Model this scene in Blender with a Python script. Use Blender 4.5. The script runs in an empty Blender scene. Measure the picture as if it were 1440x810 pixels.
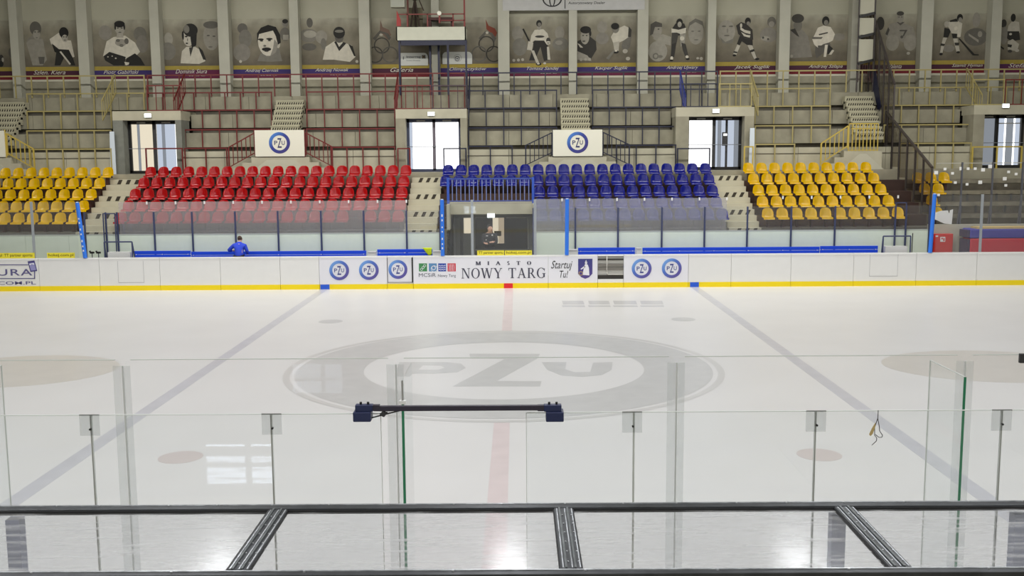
import bpy, bmesh, math, random
from mathutils import Vector, Matrix
random.seed(7)
sc = bpy.context.scene
COL = sc.collection
# ------------------------------------------------------------------ camera model (image 1440 x 810)
F, TILT, ROLL, YAW, CX, CH = 1440.57, .1262, -.0068, -.005, .3045, 4.9783
_ct, _st, _cr, _sr = math.cos(TILT), math.sin(TILT), math.cos(ROLL), math.sin(ROLL)
RIGHT = Vector((math.cos(YAW), -math.sin(YAW), 0))
F0 = Vector((math.sin(YAW), math.cos(YAW), 0)); UPW = Vector((0, 0, 1))
FWD = F0 * _ct - UPW * _st; UPV = F0 * _st + UPW * _ct
EYE = Vector((CX, 0, CH))
def ray(u, v):
    a, b = u - 720, v - 405
    return FWD + RIGHT * ((_cr * a + _sr * b) / F) - UPV * ((-_sr * a + _cr * b) / F)
def at(u, v, Y):                    # the point of the place at depth Y that the photo shows at (u, v)
    d = ray(u, v); return EYE + d * (Y / d.y)
def atz(u, v, Z=0.0):
    d = ray(u, v); return EYE + d * ((Z - CH) / d.z)
def atx(u, v, Xp):
    d = ray(u, v); return EYE + d * ((Xp - CX) / d.x)
def X(u, v, Y): return at(u, v, Y).x
def Z(v, Y): return at(720, v, Y).z
def Zu(u, v, Y): return at(u, v, Y).z

cam = bpy.data.cameras.new('camera'); cam.sensor_width = 36; cam.lens = 36 * F / 1440
cam.clip_start = .05; cam.clip_end = 300
cam_o = bpy.data.objects.new('camera', cam); COL.objects.link(cam_o)
rc = RIGHT * _cr + UPV * _sr; uc = UPV * _cr - RIGHT * _sr
m = Matrix((rc, uc, -FWD)).transposed().to_4x4(); m.translation = EYE
cam_o.matrix_world = m; sc.camera = cam_o

# ------------------------------------------------------------------ materials
def lin(c):
    return tuple(((x / 255) / 12.92 if x / 255 <= .04045 else ((x / 255 + .055) / 1.055) ** 2.4) for x in c)
MATS = {}
def mat(name, rgb, rough=.6, metal=0., spec=.5, var=0., vscale=4., bump=0., bscale=30., coat=0., emit=0.):
    if name in MATS: return MATS[name]
    M = bpy.data.materials.new(name); M.use_nodes = True
    nt = M.node_tree; b = nt.nodes['Principled BSDF']
    c = lin(rgb)
    b.inputs['Base Color'].default_value = (*c, 1); b.inputs['Roughness'].default_value = rough
    b.inputs['Metallic'].default_value = metal; b.inputs['Specular IOR Level'].default_value = spec
    b.inputs['Coat Weight'].default_value = coat
    if emit:
        b.inputs['Emission Color'].default_value = (*c, 1); b.inputs['Emission Strength'].default_value = emit
    if var or bump:
        tc = nt.nodes.new('ShaderNodeTexCoord')
    if var:
        n = nt.nodes.new('ShaderNodeTexNoise'); n.inputs['Scale'].default_value = vscale; n.inputs['Detail'].default_value = 6
        r = nt.nodes.new('ShaderNodeValToRGB')
        r.color_ramp.elements[0].position = .3; r.color_ramp.elements[1].position = .7
        r.color_ramp.elements[0].color = (*[x * (1 - var) for x in c], 1)
        r.color_ramp.elements[1].color = (*[min(1, x * (1 + var)) for x in c], 1)
        nt.links.new(tc.outputs['Object'], n.inputs['Vector']); nt.links.new(n.outputs['Fac'], r.inputs['Fac'])
        nt.links.new(r.outputs['Color'], b.inputs['Base Color'])
    if bump:
        n2 = nt.nodes.new('ShaderNodeTexNoise'); n2.inputs['Scale'].default_value = bscale
        bp = nt.nodes.new('ShaderNodeBump'); bp.inputs['Strength'].default_value = bump
        nt.links.new(tc.outputs['Object'], n2.inputs['Vector']); nt.links.new(n2.outputs['Fac'], bp.inputs['Height'])
        nt.links.new(bp.outputs['Normal'], b.inputs['Normal'])
    MATS[name] = M; return M
def glass(name, tint=(255, 255, 255), haze=.0, hcol=(235, 238, 240), refl=.05, rough=.02, dirt=0., cap=.12, streak=(1.2, 5, 1.2), lo=.35, hi=.75):
    """thin clear sheet: mostly transparent, a little mirror, and a share of white haze for scratches or painted-in reflection"""
    if name in MATS: return MATS[name]
    M = bpy.data.materials.new(name); M.use_nodes = True; nt = M.node_tree; nt.nodes.clear()
    out = nt.nodes.new('ShaderNodeOutputMaterial'); N = nt.nodes.new
    tr = N('ShaderNodeBsdfTransparent'); tr.inputs['Color'].default_value = (*lin(tint), 1)
    gl = N('ShaderNodeBsdfGlossy'); gl.inputs['Roughness'].default_value = rough
    mx = N('ShaderNodeMixShader'); lw = N('ShaderNodeFresnel'); lw.inputs['IOR'].default_value = 1.45
    mp = N('ShaderNodeMath'); mp.operation = 'MULTIPLY'; mp.inputs[1].default_value = refl / .04
    mn = N('ShaderNodeMath'); mn.operation = 'MINIMUM'; mn.inputs[1].default_value = cap
    nt.links.new(lw.outputs[0], mp.inputs[0]); nt.links.new(mp.outputs[0], mn.inputs[0]); nt.links.new(mn.outputs[0], mx.inputs[0])
    base = tr
    if haze or dirt:
        df = N('ShaderNodeBsdfDiffuse'); df.inputs['Color'].default_value = (*lin(hcol), 1)
        tl = N('ShaderNodeBsdfTranslucent'); tl.inputs['Color'].default_value = (*lin(hcol), 1)
        dm = N('ShaderNodeMixShader'); dm.inputs[0].default_value = .5
        nt.links.new(df.outputs[0], dm.inputs[1]); nt.links.new(tl.outputs[0], dm.inputs[2])
        hm = N('ShaderNodeMixShader'); hm.inputs[0].default_value = haze
        if dirt:
            tc = N('ShaderNodeTexCoord'); mpg = N('ShaderNodeMapping'); mpg.inputs['Scale'].default_value = streak
            ns = N('ShaderNodeTexNoise'); ns.inputs['Scale'].default_value = 2.2; ns.inputs['Detail'].default_value = 8
            cr = N('ShaderNodeMapRange'); cr.inputs['From Min'].default_value = lo; cr.inputs['From Max'].default_value = hi
            cr.inputs['To Min'].default_value = haze; cr.inputs['To Max'].default_value = haze + dirt
            nt.links.new(tc.outputs['Object'], mpg.inputs[0]); nt.links.new(mpg.outputs[0], ns.inputs['Vector'])
            nt.links.new(ns.outputs['Fac'], cr.inputs['Value']); nt.links.new(cr.outputs[0], hm.inputs[0])
        nt.links.new(tr.outputs[0], hm.inputs[1]); nt.links.new(dm.outputs[0], hm.inputs[2]); base = hm
    nt.links.new(base.outputs[0], mx.inputs[1]); nt.links.new(gl.outputs[0], mx.inputs[2])
    nt.links.new(mx.outputs[0], out.inputs['Surface']); MATS[name] = M; return M
def gradient(name, cols, axis=(1, 0, -1), rough=.5, var=0., vscale=3.):
    """printed colour gradient across a part's own box"""
    if name in MATS: return MATS[name]
    M = bpy.data.materials.new(name); M.use_nodes = True; nt = M.node_tree; b = nt.nodes['Principled BSDF']
    tc = nt.nodes.new('ShaderNodeTexCoord'); dp = nt.nodes.new('ShaderNodeVectorMath'); dp.operation = 'DOT_PRODUCT'
    s = sum(abs(a) for a in axis); dp.inputs[1].default_value = tuple(a / s for a in axis)
    off = nt.nodes.new('ShaderNodeMath'); off.operation = 'ADD'; off.inputs[1].default_value = -sum(min(a, 0) for a in axis) / s
    r = nt.nodes.new('ShaderNodeValToRGB')
    while len(r.color_ramp.elements) < len(cols): r.color_ramp.elements.new(.5)
    for e, (p, c) in zip(r.color_ramp.elements, cols): e.position = p; e.color = (*lin(c), 1)
    nt.links.new(tc.outputs['Generated'], dp.inputs[0]); nt.links.new(dp.outputs['Value'], off.inputs[0])
    nt.links.new(off.outputs[0], r.inputs[0])
    if var:
        ns = nt.nodes.new('ShaderNodeTexNoise'); ns.inputs['Scale'].default_value = vscale; ns.inputs['Detail'].default_value = 7
        mr = nt.nodes.new('ShaderNodeMapRange'); mr.inputs['From Min'].default_value = .3; mr.inputs['From Max'].default_value = .7
        mr.inputs['To Min'].default_value = 1 - var; mr.inputs['To Max'].default_value = 1 + var
        ml = nt.nodes.new('ShaderNodeVectorMath'); ml.operation = 'SCALE'
        nt.links.new(tc.outputs['Object'], ns.inputs['Vector']); nt.links.new(ns.outputs['Fac'], mr.inputs['Value'])
        nt.links.new(r.outputs['Color'], ml.inputs[0]); nt.links.new(mr.outputs[0], ml.inputs['Scale']); nt.links.new(ml.outputs[0], b.inputs['Base Color'])
    else: nt.links.new(r.outputs['Color'], b.inputs['Base Color'])
    b.inputs['Roughness'].default_value = rough; MATS[name] = M; return M
def emission(name, rgb, k):
    if name in MATS: return MATS[name]
    M = bpy.data.materials.new(name); M.use_nodes = True; nt = M.node_tree; nt.nodes.clear()
    o = nt.nodes.new('ShaderNodeOutputMaterial'); e = nt.nodes.new('ShaderNodeEmission')
    e.inputs[0].default_value = (*lin(rgb), 1); e.inputs[1].default_value = k
    nt.links.new(e.outputs[0], o.inputs[0]); MATS[name] = M; return M

ICE = mat('ice', (218, 217, 216), .34, spec=.28, var=.02, vscale=.6)
INK_GREY = mat('ice_grey_print', (197, 197, 196), .3, var=.045, vscale=2.5)
INK_BLUE = mat('ice_blue_line', (197, 197, 203), .3, var=.05, vscale=2.5)
INK_RED = mat('ice_red_line', (217, 204, 204), .3, var=.05, vscale=2.5)
INK_TAN = mat('ice_tan_print', (208, 204, 198), .3, var=.03, vscale=1.5)
WHITE = mat('board_white', (234, 234, 233), .35, var=.012, vscale=3)
ADWHITE = mat('ad_white', (233, 233, 241), .35)
YELLOW = mat('kick_yellow', (247, 220, 0), .4)
REDP = mat('signal_red', (226, 30, 38), .4)
BLUEP = mat('mark_blue', (35, 92, 215), .4)
CAPB = mat('cap_rail_blue', (92, 104, 150), .4)
CONC = mat('concrete_grey', (146, 142, 124), .85, var=.16, vscale=1.7, bump=.15)
CONC_L = mat('concrete_pale', (176, 172, 152), .85, var=.12, vscale=1.3, bump=.1)
CONC_D = mat('concrete_dark', (92, 88, 78), .85, var=.2, vscale=2.2, bump=.2)
CONC_S = mat('concrete_seatbank_shaded', (58, 40, 34), .8, var=.2, vscale=2)  # under-seat shade painted into the tier concrete
PLASTER = mat('wall_plaster', (172, 170, 152), .9, var=.05, vscale=.8)
PILLAR = mat('pillar_paint', (180, 179, 165), .8, var=.06, vscale=1.2)
STEPC = mat('step_paint', (188, 183, 162), .7, var=.05, vscale=2)
BLACK = mat('black_paint', (20, 20, 20), .5)
DARK = mat('dark_grey', (52, 52, 54), .6)
RSTEEL = mat('steel_dark_red', (102, 24, 22), .5)
BSTEEL = mat('steel_navy', (25, 28, 50), .5)
YSTEEL = mat('steel_yellow', (162, 150, 98), .5)
YSTEEL2 = mat('steel_bright_yellow', (186, 164, 76), .5)
GREYST = mat('steel_grey', (96, 98, 108), .45, metal=.3)
NAVYPOST = mat('post_slate_blue', (62, 70, 104), .4)
PADBLUE = mat('pad_blue', (44, 120, 232), .45)
BENCHB = mat('bench_blue', (26, 78, 226), .4)
SEATM = {'red': mat('seat_red', (204, 14, 20), .14, spec=.5, coat=.4), 'blue': mat('seat_blue', (27, 37, 154), .14, spec=.5, coat=.4),
         'yellow': mat('seat_yellow', (247, 206, 0), .16, spec=.5, coat=.3)}
SEATLEG = mat('seat_leg_steel', (54, 26, 22), .6)
G_CLEAR = glass('glass_clear', (255, 255, 255), .006, refl=.006)
G_NEAR = glass('glass_near_sheet', (254, 255, 255), .012, (245, 250, 252), refl=.024)
G_HAZE = glass('glass_reflection_haze', (250, 250, 252), .25, (252, 252, 254), refl=.03)  # white haze stands in for the bright reflection on these screens
G_LIGHT = glass('glass_faint_reflection_haze', (252, 253, 254), .05, (240, 242, 245), refl=.03)  # same painted reflection, only fainter
G_ROOF = glass('canopy_sheet', (252, 252, 253), .07, (240, 241, 244), refl=.022, rough=.12, dirt=.42, cap=.07, streak=(1.0, 8, 1.0), lo=.5, hi=.7)
G_PLATE = glass('joint_plate_plastic', (243, 244, 244), .10, (248, 249, 249), refl=.012)
G_STRIP = glass('joint_strip_plastic', (246, 247, 247), .09, (248, 249, 249), refl=.012)
G_EDGE = mat('glass_green_edge', (44, 128, 92), .3)
G_FENCE = glass('fence_sheet', (190, 184, 176), .08, (150, 150, 158), refl=.03)
ALU = mat('canopy_black_alu', (74, 76, 80), .35, metal=.6, var=.25, vscale=9)
ALU_D = mat('canopy_dark_rubber', (24, 24, 28), .6)
CLAMP = mat('clamp_navy', (38, 46, 84), .4)
BAR = mat('bar_dark_plum', (52, 47, 62), .4)
DAYW = emission('daylight_white', (255, 255, 255), 2.2)
DAYB = emission('daylight_beige', (235, 224, 200), .95)
DAYC = emission('daylight_cool', (196, 206, 222), .9)
DAYG = emission('daylight_grey', (150, 156, 164), .75)
LAMPW = emission('exit_lamp', (244, 255, 250), 2.6)
RING = gradient('logo_ring_blue', [(.12, (120, 170, 232)), (.42, (76, 110, 196)), (.75, (92, 84, 160)), (1, (70, 70, 150))])
RINGD = gradient('logo_ring_deep', [(.1, (70, 130, 205)), (.45, (44, 58, 140)), (1, (62, 48, 110))])
INKB = mat('logo_letter_blue', (52, 62, 140), .5)
INKD = mat('lettering_slate', (62, 62, 82), .5)
GREYS = {}
def grey(g):
    if g not in GREYS: GREYS[g] = mat(f'print_grey_{g}', (g, int(g * .975), int(g * .9)), .8, var=.10 if g > 60 else .03, vscale=5)
    return GREYS[g]

# ------------------------------------------------------------------ mesh building
ORG = {}
class MB:
    def __init__(s): s.v = []; s.f = []; s.fm = []; s.k = 0
    def add(s, vs, fs):
        b = len(s.v); s.v += [Vector(p) for p in vs]; s.f += [tuple(b + i for i in f) for f in fs]; s.fm += [s.k] * len(fs); return s
    def box(s, x0, x1, y0, y1, z0, z1):
        return s.add([(x, y, z) for z in (z0, z1) for y in (y0, y1) for x in (x0, x1)],
                     [(0, 2, 3, 1), (4, 5, 7, 6), (0, 1, 5, 4), (2, 6, 7, 3), (0, 4, 6, 2), (1, 3, 7, 5)])
    def bar(s, p, q, w, h=None):
        h = h or w; p, q = Vector(p), Vector(q); d = (q - p).normalized()
        a = d.cross(UPW); a = a.normalized() if a.length > 1e-4 else Vector((1, 0, 0)); b = a.cross(d).normalized()
        vs = [c + a * (i * w / 2) + b * (j * h / 2) for c in (p, q) for i, j in ((-1, -1), (1, -1), (1, 1), (-1, 1))]
        return s.add(vs, [(3, 2, 1, 0), (4, 5, 6, 7), (0, 1, 5, 4), (1, 2, 6, 5), (2, 3, 7, 6), (3, 0, 4, 7)])
    def tube(s, p, q, r, n=8, r2=None):
        p, q = Vector(p), Vector(q); d = (q - p).normalized(); a = d.orthogonal().normalized(); b = d.cross(a)
        vs = [c + (a * math.cos(t * 2 * math.pi / n) + b * math.sin(t * 2 * math.pi / n)) * rr for c, rr in ((p, r), (q, r if r2 is None else r2)) for t in range(n)]
        return s.add(vs, [tuple(range(n - 1, -1, -1)), tuple(range(n, 2 * n))] + [(i, (i + 1) % n, n + (i + 1) % n, n + i) for i in range(n)])
    def path(s, pts, r, n=8):
        for a, b in zip(pts, pts[1:]): s.tube(a, b, r, n)
        return s
    def prism(s, pts, y0, y1):      # outline in (x, z), thickness along y
        n = len(pts); ar = sum(pts[i][0] * pts[(i + 1) % n][1] - pts[(i + 1) % n][0] * pts[i][1] for i in range(n))
        if ar < 0: pts = pts[::-1]
        vs = [(x, y0, z) for x, z in pts] + [(x, y1, z) for x, z in pts]
        return s.add(vs, [tuple(range(n)), tuple(range(2 * n - 1, n - 1, -1))] + [(i, n + i, n + (i + 1) % n, (i + 1) % n) for i in range(n)])
    def slab(s, pts, z0, z1):       # outline in (x, y), thickness along z
        n = len(pts); ar = sum(pts[i][0] * pts[(i + 1) % n][1] - pts[(i + 1) % n][0] * pts[i][1] for i in range(n))
        if ar < 0: pts = pts[::-1]
        vs = [(x, y, z0) for x, y in pts] + [(x, y, z1) for x, y in pts]
        return s.add(vs, [tuple(range(n - 1, -1, -1)), tuple(range(n, 2 * n))] + [(i, (i + 1) % n, n + (i + 1) % n, n + i) for i in range(n)])
    def ring(s, cx, cz, r0, r1, y0, y1, n=40):
        vs = []
        for r, y in ((r1, y0), (r0, y0), (r1, y1), (r0, y1)):
            vs += [(cx + r * math.cos(2 * math.pi * i / n), y, cz + r * math.sin(2 * math.pi * i / n)) for i in range(n)]
        fs = []
        for i in range(n):
            j = (i + 1) % n
            fs += [(i, j, n + j, n + i), (2 * n + i, 3 * n + i, 3 * n + j, 2 * n + j), (i, 2 * n + i, 2 * n + j, j), (n + i, n + j, 3 * n + j, 3 * n + i)]
        return s.add(vs, fs)
    def disc(s, cx, cz, rx, rz, y0, y1, n=20):
        return s.prism([(cx + rx * math.cos(2 * math.pi * i / n), cz + rz * math.sin(2 * math.pi * i / n)) for i in range(n)], y0, y1)
    def build(s, name, mats, parent=None, smooth=False, bevel=0., loc=None, kind=None, label=None):
        me = bpy.data.meshes.new(name)
        org = Vector(loc) if loc is not None else Vector((0, 0, 0))
        me.from_pydata([p - (ORG[parent.name] if parent and loc is None else org) for p in s.v], [], s.f)
        mats = mats if isinstance(mats, (list, tuple)) else [mats]
        for q in mats: me.materials.append(q)
        me.polygons.foreach_set('material_index', s.fm)
        if smooth: me.polygons.foreach_set('use_smooth', [True] * len(me.polygons))
        me.update()
        o = bpy.data.objects.new(name, me); COL.objects.link(o)
        if parent:
            o.parent = parent
            if loc is not None: o.location = org - ORG[parent.name]
            ORG[o.name] = org if loc is not None else ORG[parent.name]
        else:
            o.location = org; ORG[o.name] = org
        if bevel:
            b = o.modifiers.new('b', 'BEVEL'); b.width = bevel; b.segments = 2; b.limit_method = 'ANGLE'
        if kind: o['kind'] = kind
        if label: o['label'] = label
        return o
def thing(name, label, cat, loc, group=None):
    o = bpy.data.objects.new(name, None); COL.objects.link(o); o.location = loc; ORG[o.name] = Vector(loc); o.empty_display_size = .2
    o['label'] = label; o['category'] = cat
    if group: o['group'] = group
    return o
def tag(o, label, cat, group=None):
    o['label'] = label; o['category'] = cat
    if group: o['group'] = group
    return o
def struct(mb, name, mats, **k): return mb.build(name, mats, kind='structure', **k)
def share(o, name, parent, loc):        # another part with the same mesh
    c = o.copy(); c.name = name; COL.objects.link(c); c.parent = parent; c.location = Vector(loc) - ORG[parent.name]; ORG[c.name] = Vector(loc); return c
_tc = {}
def text_mesh(t, shear=0., spacing=1., off=0.):
    key = (t, shear, spacing, off)
    if key not in _tc:
        cu = bpy.data.curves.new('t', 'FONT'); cu.body = t; cu.shear = shear; cu.space_character = spacing; cu.resolution_u = 3; cu.offset = off
        o = bpy.data.objects.new('t', cu); COL.objects.link(o)
        dg = bpy.context.evaluated_depsgraph_get(); dg.update()
        me = bpy.data.meshes.new_from_object(o.evaluated_get(dg))
        _tc[key] = ([v.co.copy() for v in me.vertices], [tuple(p.vertices) for p in me.polygons])
        bpy.data.objects.remove(o); bpy.data.curves.remove(cu); bpy.data.meshes.remove(me)
    return _tc[key]
def put_text(mb, t, x0, x1, z0, z1, y, shear=0., spacing=1., bold=0.):
    vs, fs = text_mesh(t, shear, spacing, .011 if bold else 0.)
    if not vs: return mb
    a = min(v.x for v in vs); b = max(v.x for v in vs); c = min(v.y for v in vs); d = max(v.y for v in vs)
    return mb.add([(x0 + (v.x - a) / (b - a) * (x1 - x0), y, z0 + (v.y - c) / (d - c) * (z1 - z0)) for v in vs], fs)
ORD = 'zeroth first second third fourth fifth sixth seventh eighth ninth tenth eleventh twelfth thirteenth fourteenth fifteenth sixteenth seventeenth eighteenth nineteenth twentieth twenty-first twenty-second twenty-third'.split()

# ------------------------------------------------------------------ key depths
YB = 39.17                                   # ice-side face of the far boards
YG = 9.17                                    # rink-side glass of the near boards
Z_CAP = Z(359.6, YB); Z_KICK = Z(398.3, YB)
ROWY = [42.1 + .85 * i for i in range(5)]
ROWZ = [Z(309, 42.1) + (Z(244.3, 45.5) - Z(309, 42.1)) * i / 4 for i in range(5)]
TREAD = [z - .38 for z in ROWZ]; RISE = ROWZ[1] - ROWZ[0]
Z_WALK = TREAD[4] + RISE
YP = 47.15                                    # front of the doorway portals
FACE_Y = [47.0, 47.8, 48.6, 49.4]            # fronts of the four upper terrace slabs
FACE_V = [(210, 240), (184, 204), (158, 177), (133, 151)]
YW, YPIL = 50.9, 50.3
XL, XR = -31., 31.

# ------------------------------------------------------------------ shell
struct(MB().box(XL, XR, -9, YW + .4, -.3, -.01), 'floor', mat('floor_slab', (120, 118, 112), .8))
ice = MB().box(-29, 29, YG + .12, YB, -.02, 0).build('floor_ice', ICE, kind='structure')
struct(MB().box(XL, XR, YW, YW + .3, -.01, 15), 'wall_back', PLASTER)
struct(MB().box(XL - .3, XL, -9, YW + .3, -.01, 15), 'wall_left', PLASTER)
struct(MB().box(XR, XR + .3, -9, YW + .3, -.01, 15), 'wall_right', PLASTER)
struct(MB().box(XL, XR, -9.3, -9, -.01, 15), 'wall_front', PLASTER)
cm = MB().box(XL, XR, -9, YW + .3, 15, 15.2)
struct(cm, 'ceiling', mat('ceiling_sheet', (150, 152, 150), .8))
for i in range(9):
    struct(MB().box(-28 + 7 * i - .15, -28 + 7 * i + .15, -8.9, YW, 14.1, 15), 'beam', mat('beam_steel', (140, 142, 146), .6))
# near stand under the viewer, with a lit window in its front wall
struct(MB().box(XL, XR, -9, .5, 3.0, 3.25), 'floor_gallery', CONC)
nw = MB()
for a, b, c, d in ((XL, -3.76, 0, 3.0), (-2.82, XR, 0, 3.0), (-3.76, -2.82, 0, .79), (-3.76, -2.82, 1.39, 3.0)): nw.box(a, b, .3, .5, c, d)
struct(nw, 'wall_gallery', CONC_L)
wn = struct(MB().box(-3.76, -2.82, .34, .36, .79, 1.39), 'window_1', emission('window_daylight', (225, 238, 255), 9))
fr = MB()
for a, b, c, d in ((-3.76, -3.72, .79, 1.39), (-2.79, -2.82, .79, 1.39), (-3.76, -2.82, .79, .82), (-3.76, -2.82, 1.36, 1.39), (-3.2, -3.14, .79, 1.39), (-3.76, -2.82, 1.06, 1.1)): fr.box(a, b, .37, .44, c, d)
fr.build('window_frame', DARK, wn)

# ------------------------------------------------------------------ markings in the ice
def mark(mb, name, m_): return mb.build(name, m_, ice)
ZI0, ZI1 = .0005, .003
for s in (-1, 1): mark(MB().box(s * 7.14 - .15 - .0, s * 7.14 + .15, YG + .3, YB - .02, ZI0, ZI1), 'blue_line', INK_BLUE)
mark(MB().box(-.15, .15, YG + .3, YB - 15 - 5.22, ZI0, ZI1).box(-.15, .15, YB - 15 + 5.22, YB - .02, ZI0, ZI1), 'centre_line', INK_RED)
def hring(cx, cy, r0, r1, n=72):
    mb = MB(); vs = []
    for r in (r1, r0): vs += [(cx + r * math.cos(2 * math.pi * i / n), cy + r * math.sin(2 * math.pi * i / n), ZI1) for i in range(n)]
    return mb.add(vs, [(i, (i + 1) % n, n + (i + 1) % n, n + i) for i in range(n)])
YC = YB - 15
mark(hring(-.02, YC, 5.04, 5.2), 'circle_line', mat('ice_thin_print', (204, 203, 201), .3))
mark(hring(-.02, YC, 3.34, 4.93), 'logo_ring', INK_GREY)
def ground(pts, ox, oy, k): return [tuple(atz(ox + x / k, oy + y / k).xy) for x, y in pts]
lt = MB()
for pts in ([(245, 388), (345, 388), (345, 400), (325, 420), (300, 436), (290, 448), (225, 448)],
            [(345, 388), (440, 388), (505, 394), (525, 412), (490, 430), (400, 436), (300, 436), (325, 420), (410, 420), (437, 411), (420, 402), (345, 400)],
            [(540, 353), (838, 353), (828, 372), (655, 468), (845, 468), (838, 490), (470, 490), (508, 470), (690, 374), (545, 372)],
            [(845, 388), (950, 388), (945, 418), (985, 431), (1050, 429), (1062, 390), (1145, 388), (1140, 420), (1100, 442), (1020, 450), (930, 445), (868, 420)]):
    lt.slab(ground(pts, 480, 380, 3), ZI0, ZI1)
mark(lt, 'logo_letters', INK_GREY)
def hdisc(cx, cy, rx, ry=None, n=40):
    return MB().slab([(cx + rx * math.cos(2 * math.pi * i / n), cy + (ry or rx) * math.sin(2 * math.pi * i / n)) for i in range(n)], ZI0, ZI1)
for u, v, m_ in ((465, 452, INK_GREY), (961, 449, INK_GREY), (254, 643, INK_TAN), (1152, 639.5, INK_TAN)):
    p = atz(u, v); mark(hdisc(p.x, p.y, .37), 'faceoff_dot', m_ if m_ is INK_GREY else mat('ice_dot', (206, 197, 195), .3))
p = atz(25, 521); mark(hdisc(p.x, p.y, 2.35, 1.9), 'sponsor_disc', INK_TAN)
p = atz(1395, 514); mark(hdisc(p.x, p.y, 2.55, 1.9), 'sponsor_disc', INK_TAN)
lt = MB()
for a, b in ((790, 822), (827, 858), (862, 896), (900, 933)):
    lt.slab([tuple(atz(u, v).xy) for u, v in ((a, 423), (b - 2, 423), (b, 428), (a + 2, 428))], ZI0, ZI1)
    lt.slab([tuple(atz(u, v).xy) for u, v in ((a, 429.5), (b, 429.5), (b + 1, 431.5), (a + 1, 431.5))], ZI0, ZI1)
mark(lt, 'ice_lettering', mat('ice_faint_print', (194, 194, 195), .3))

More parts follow.
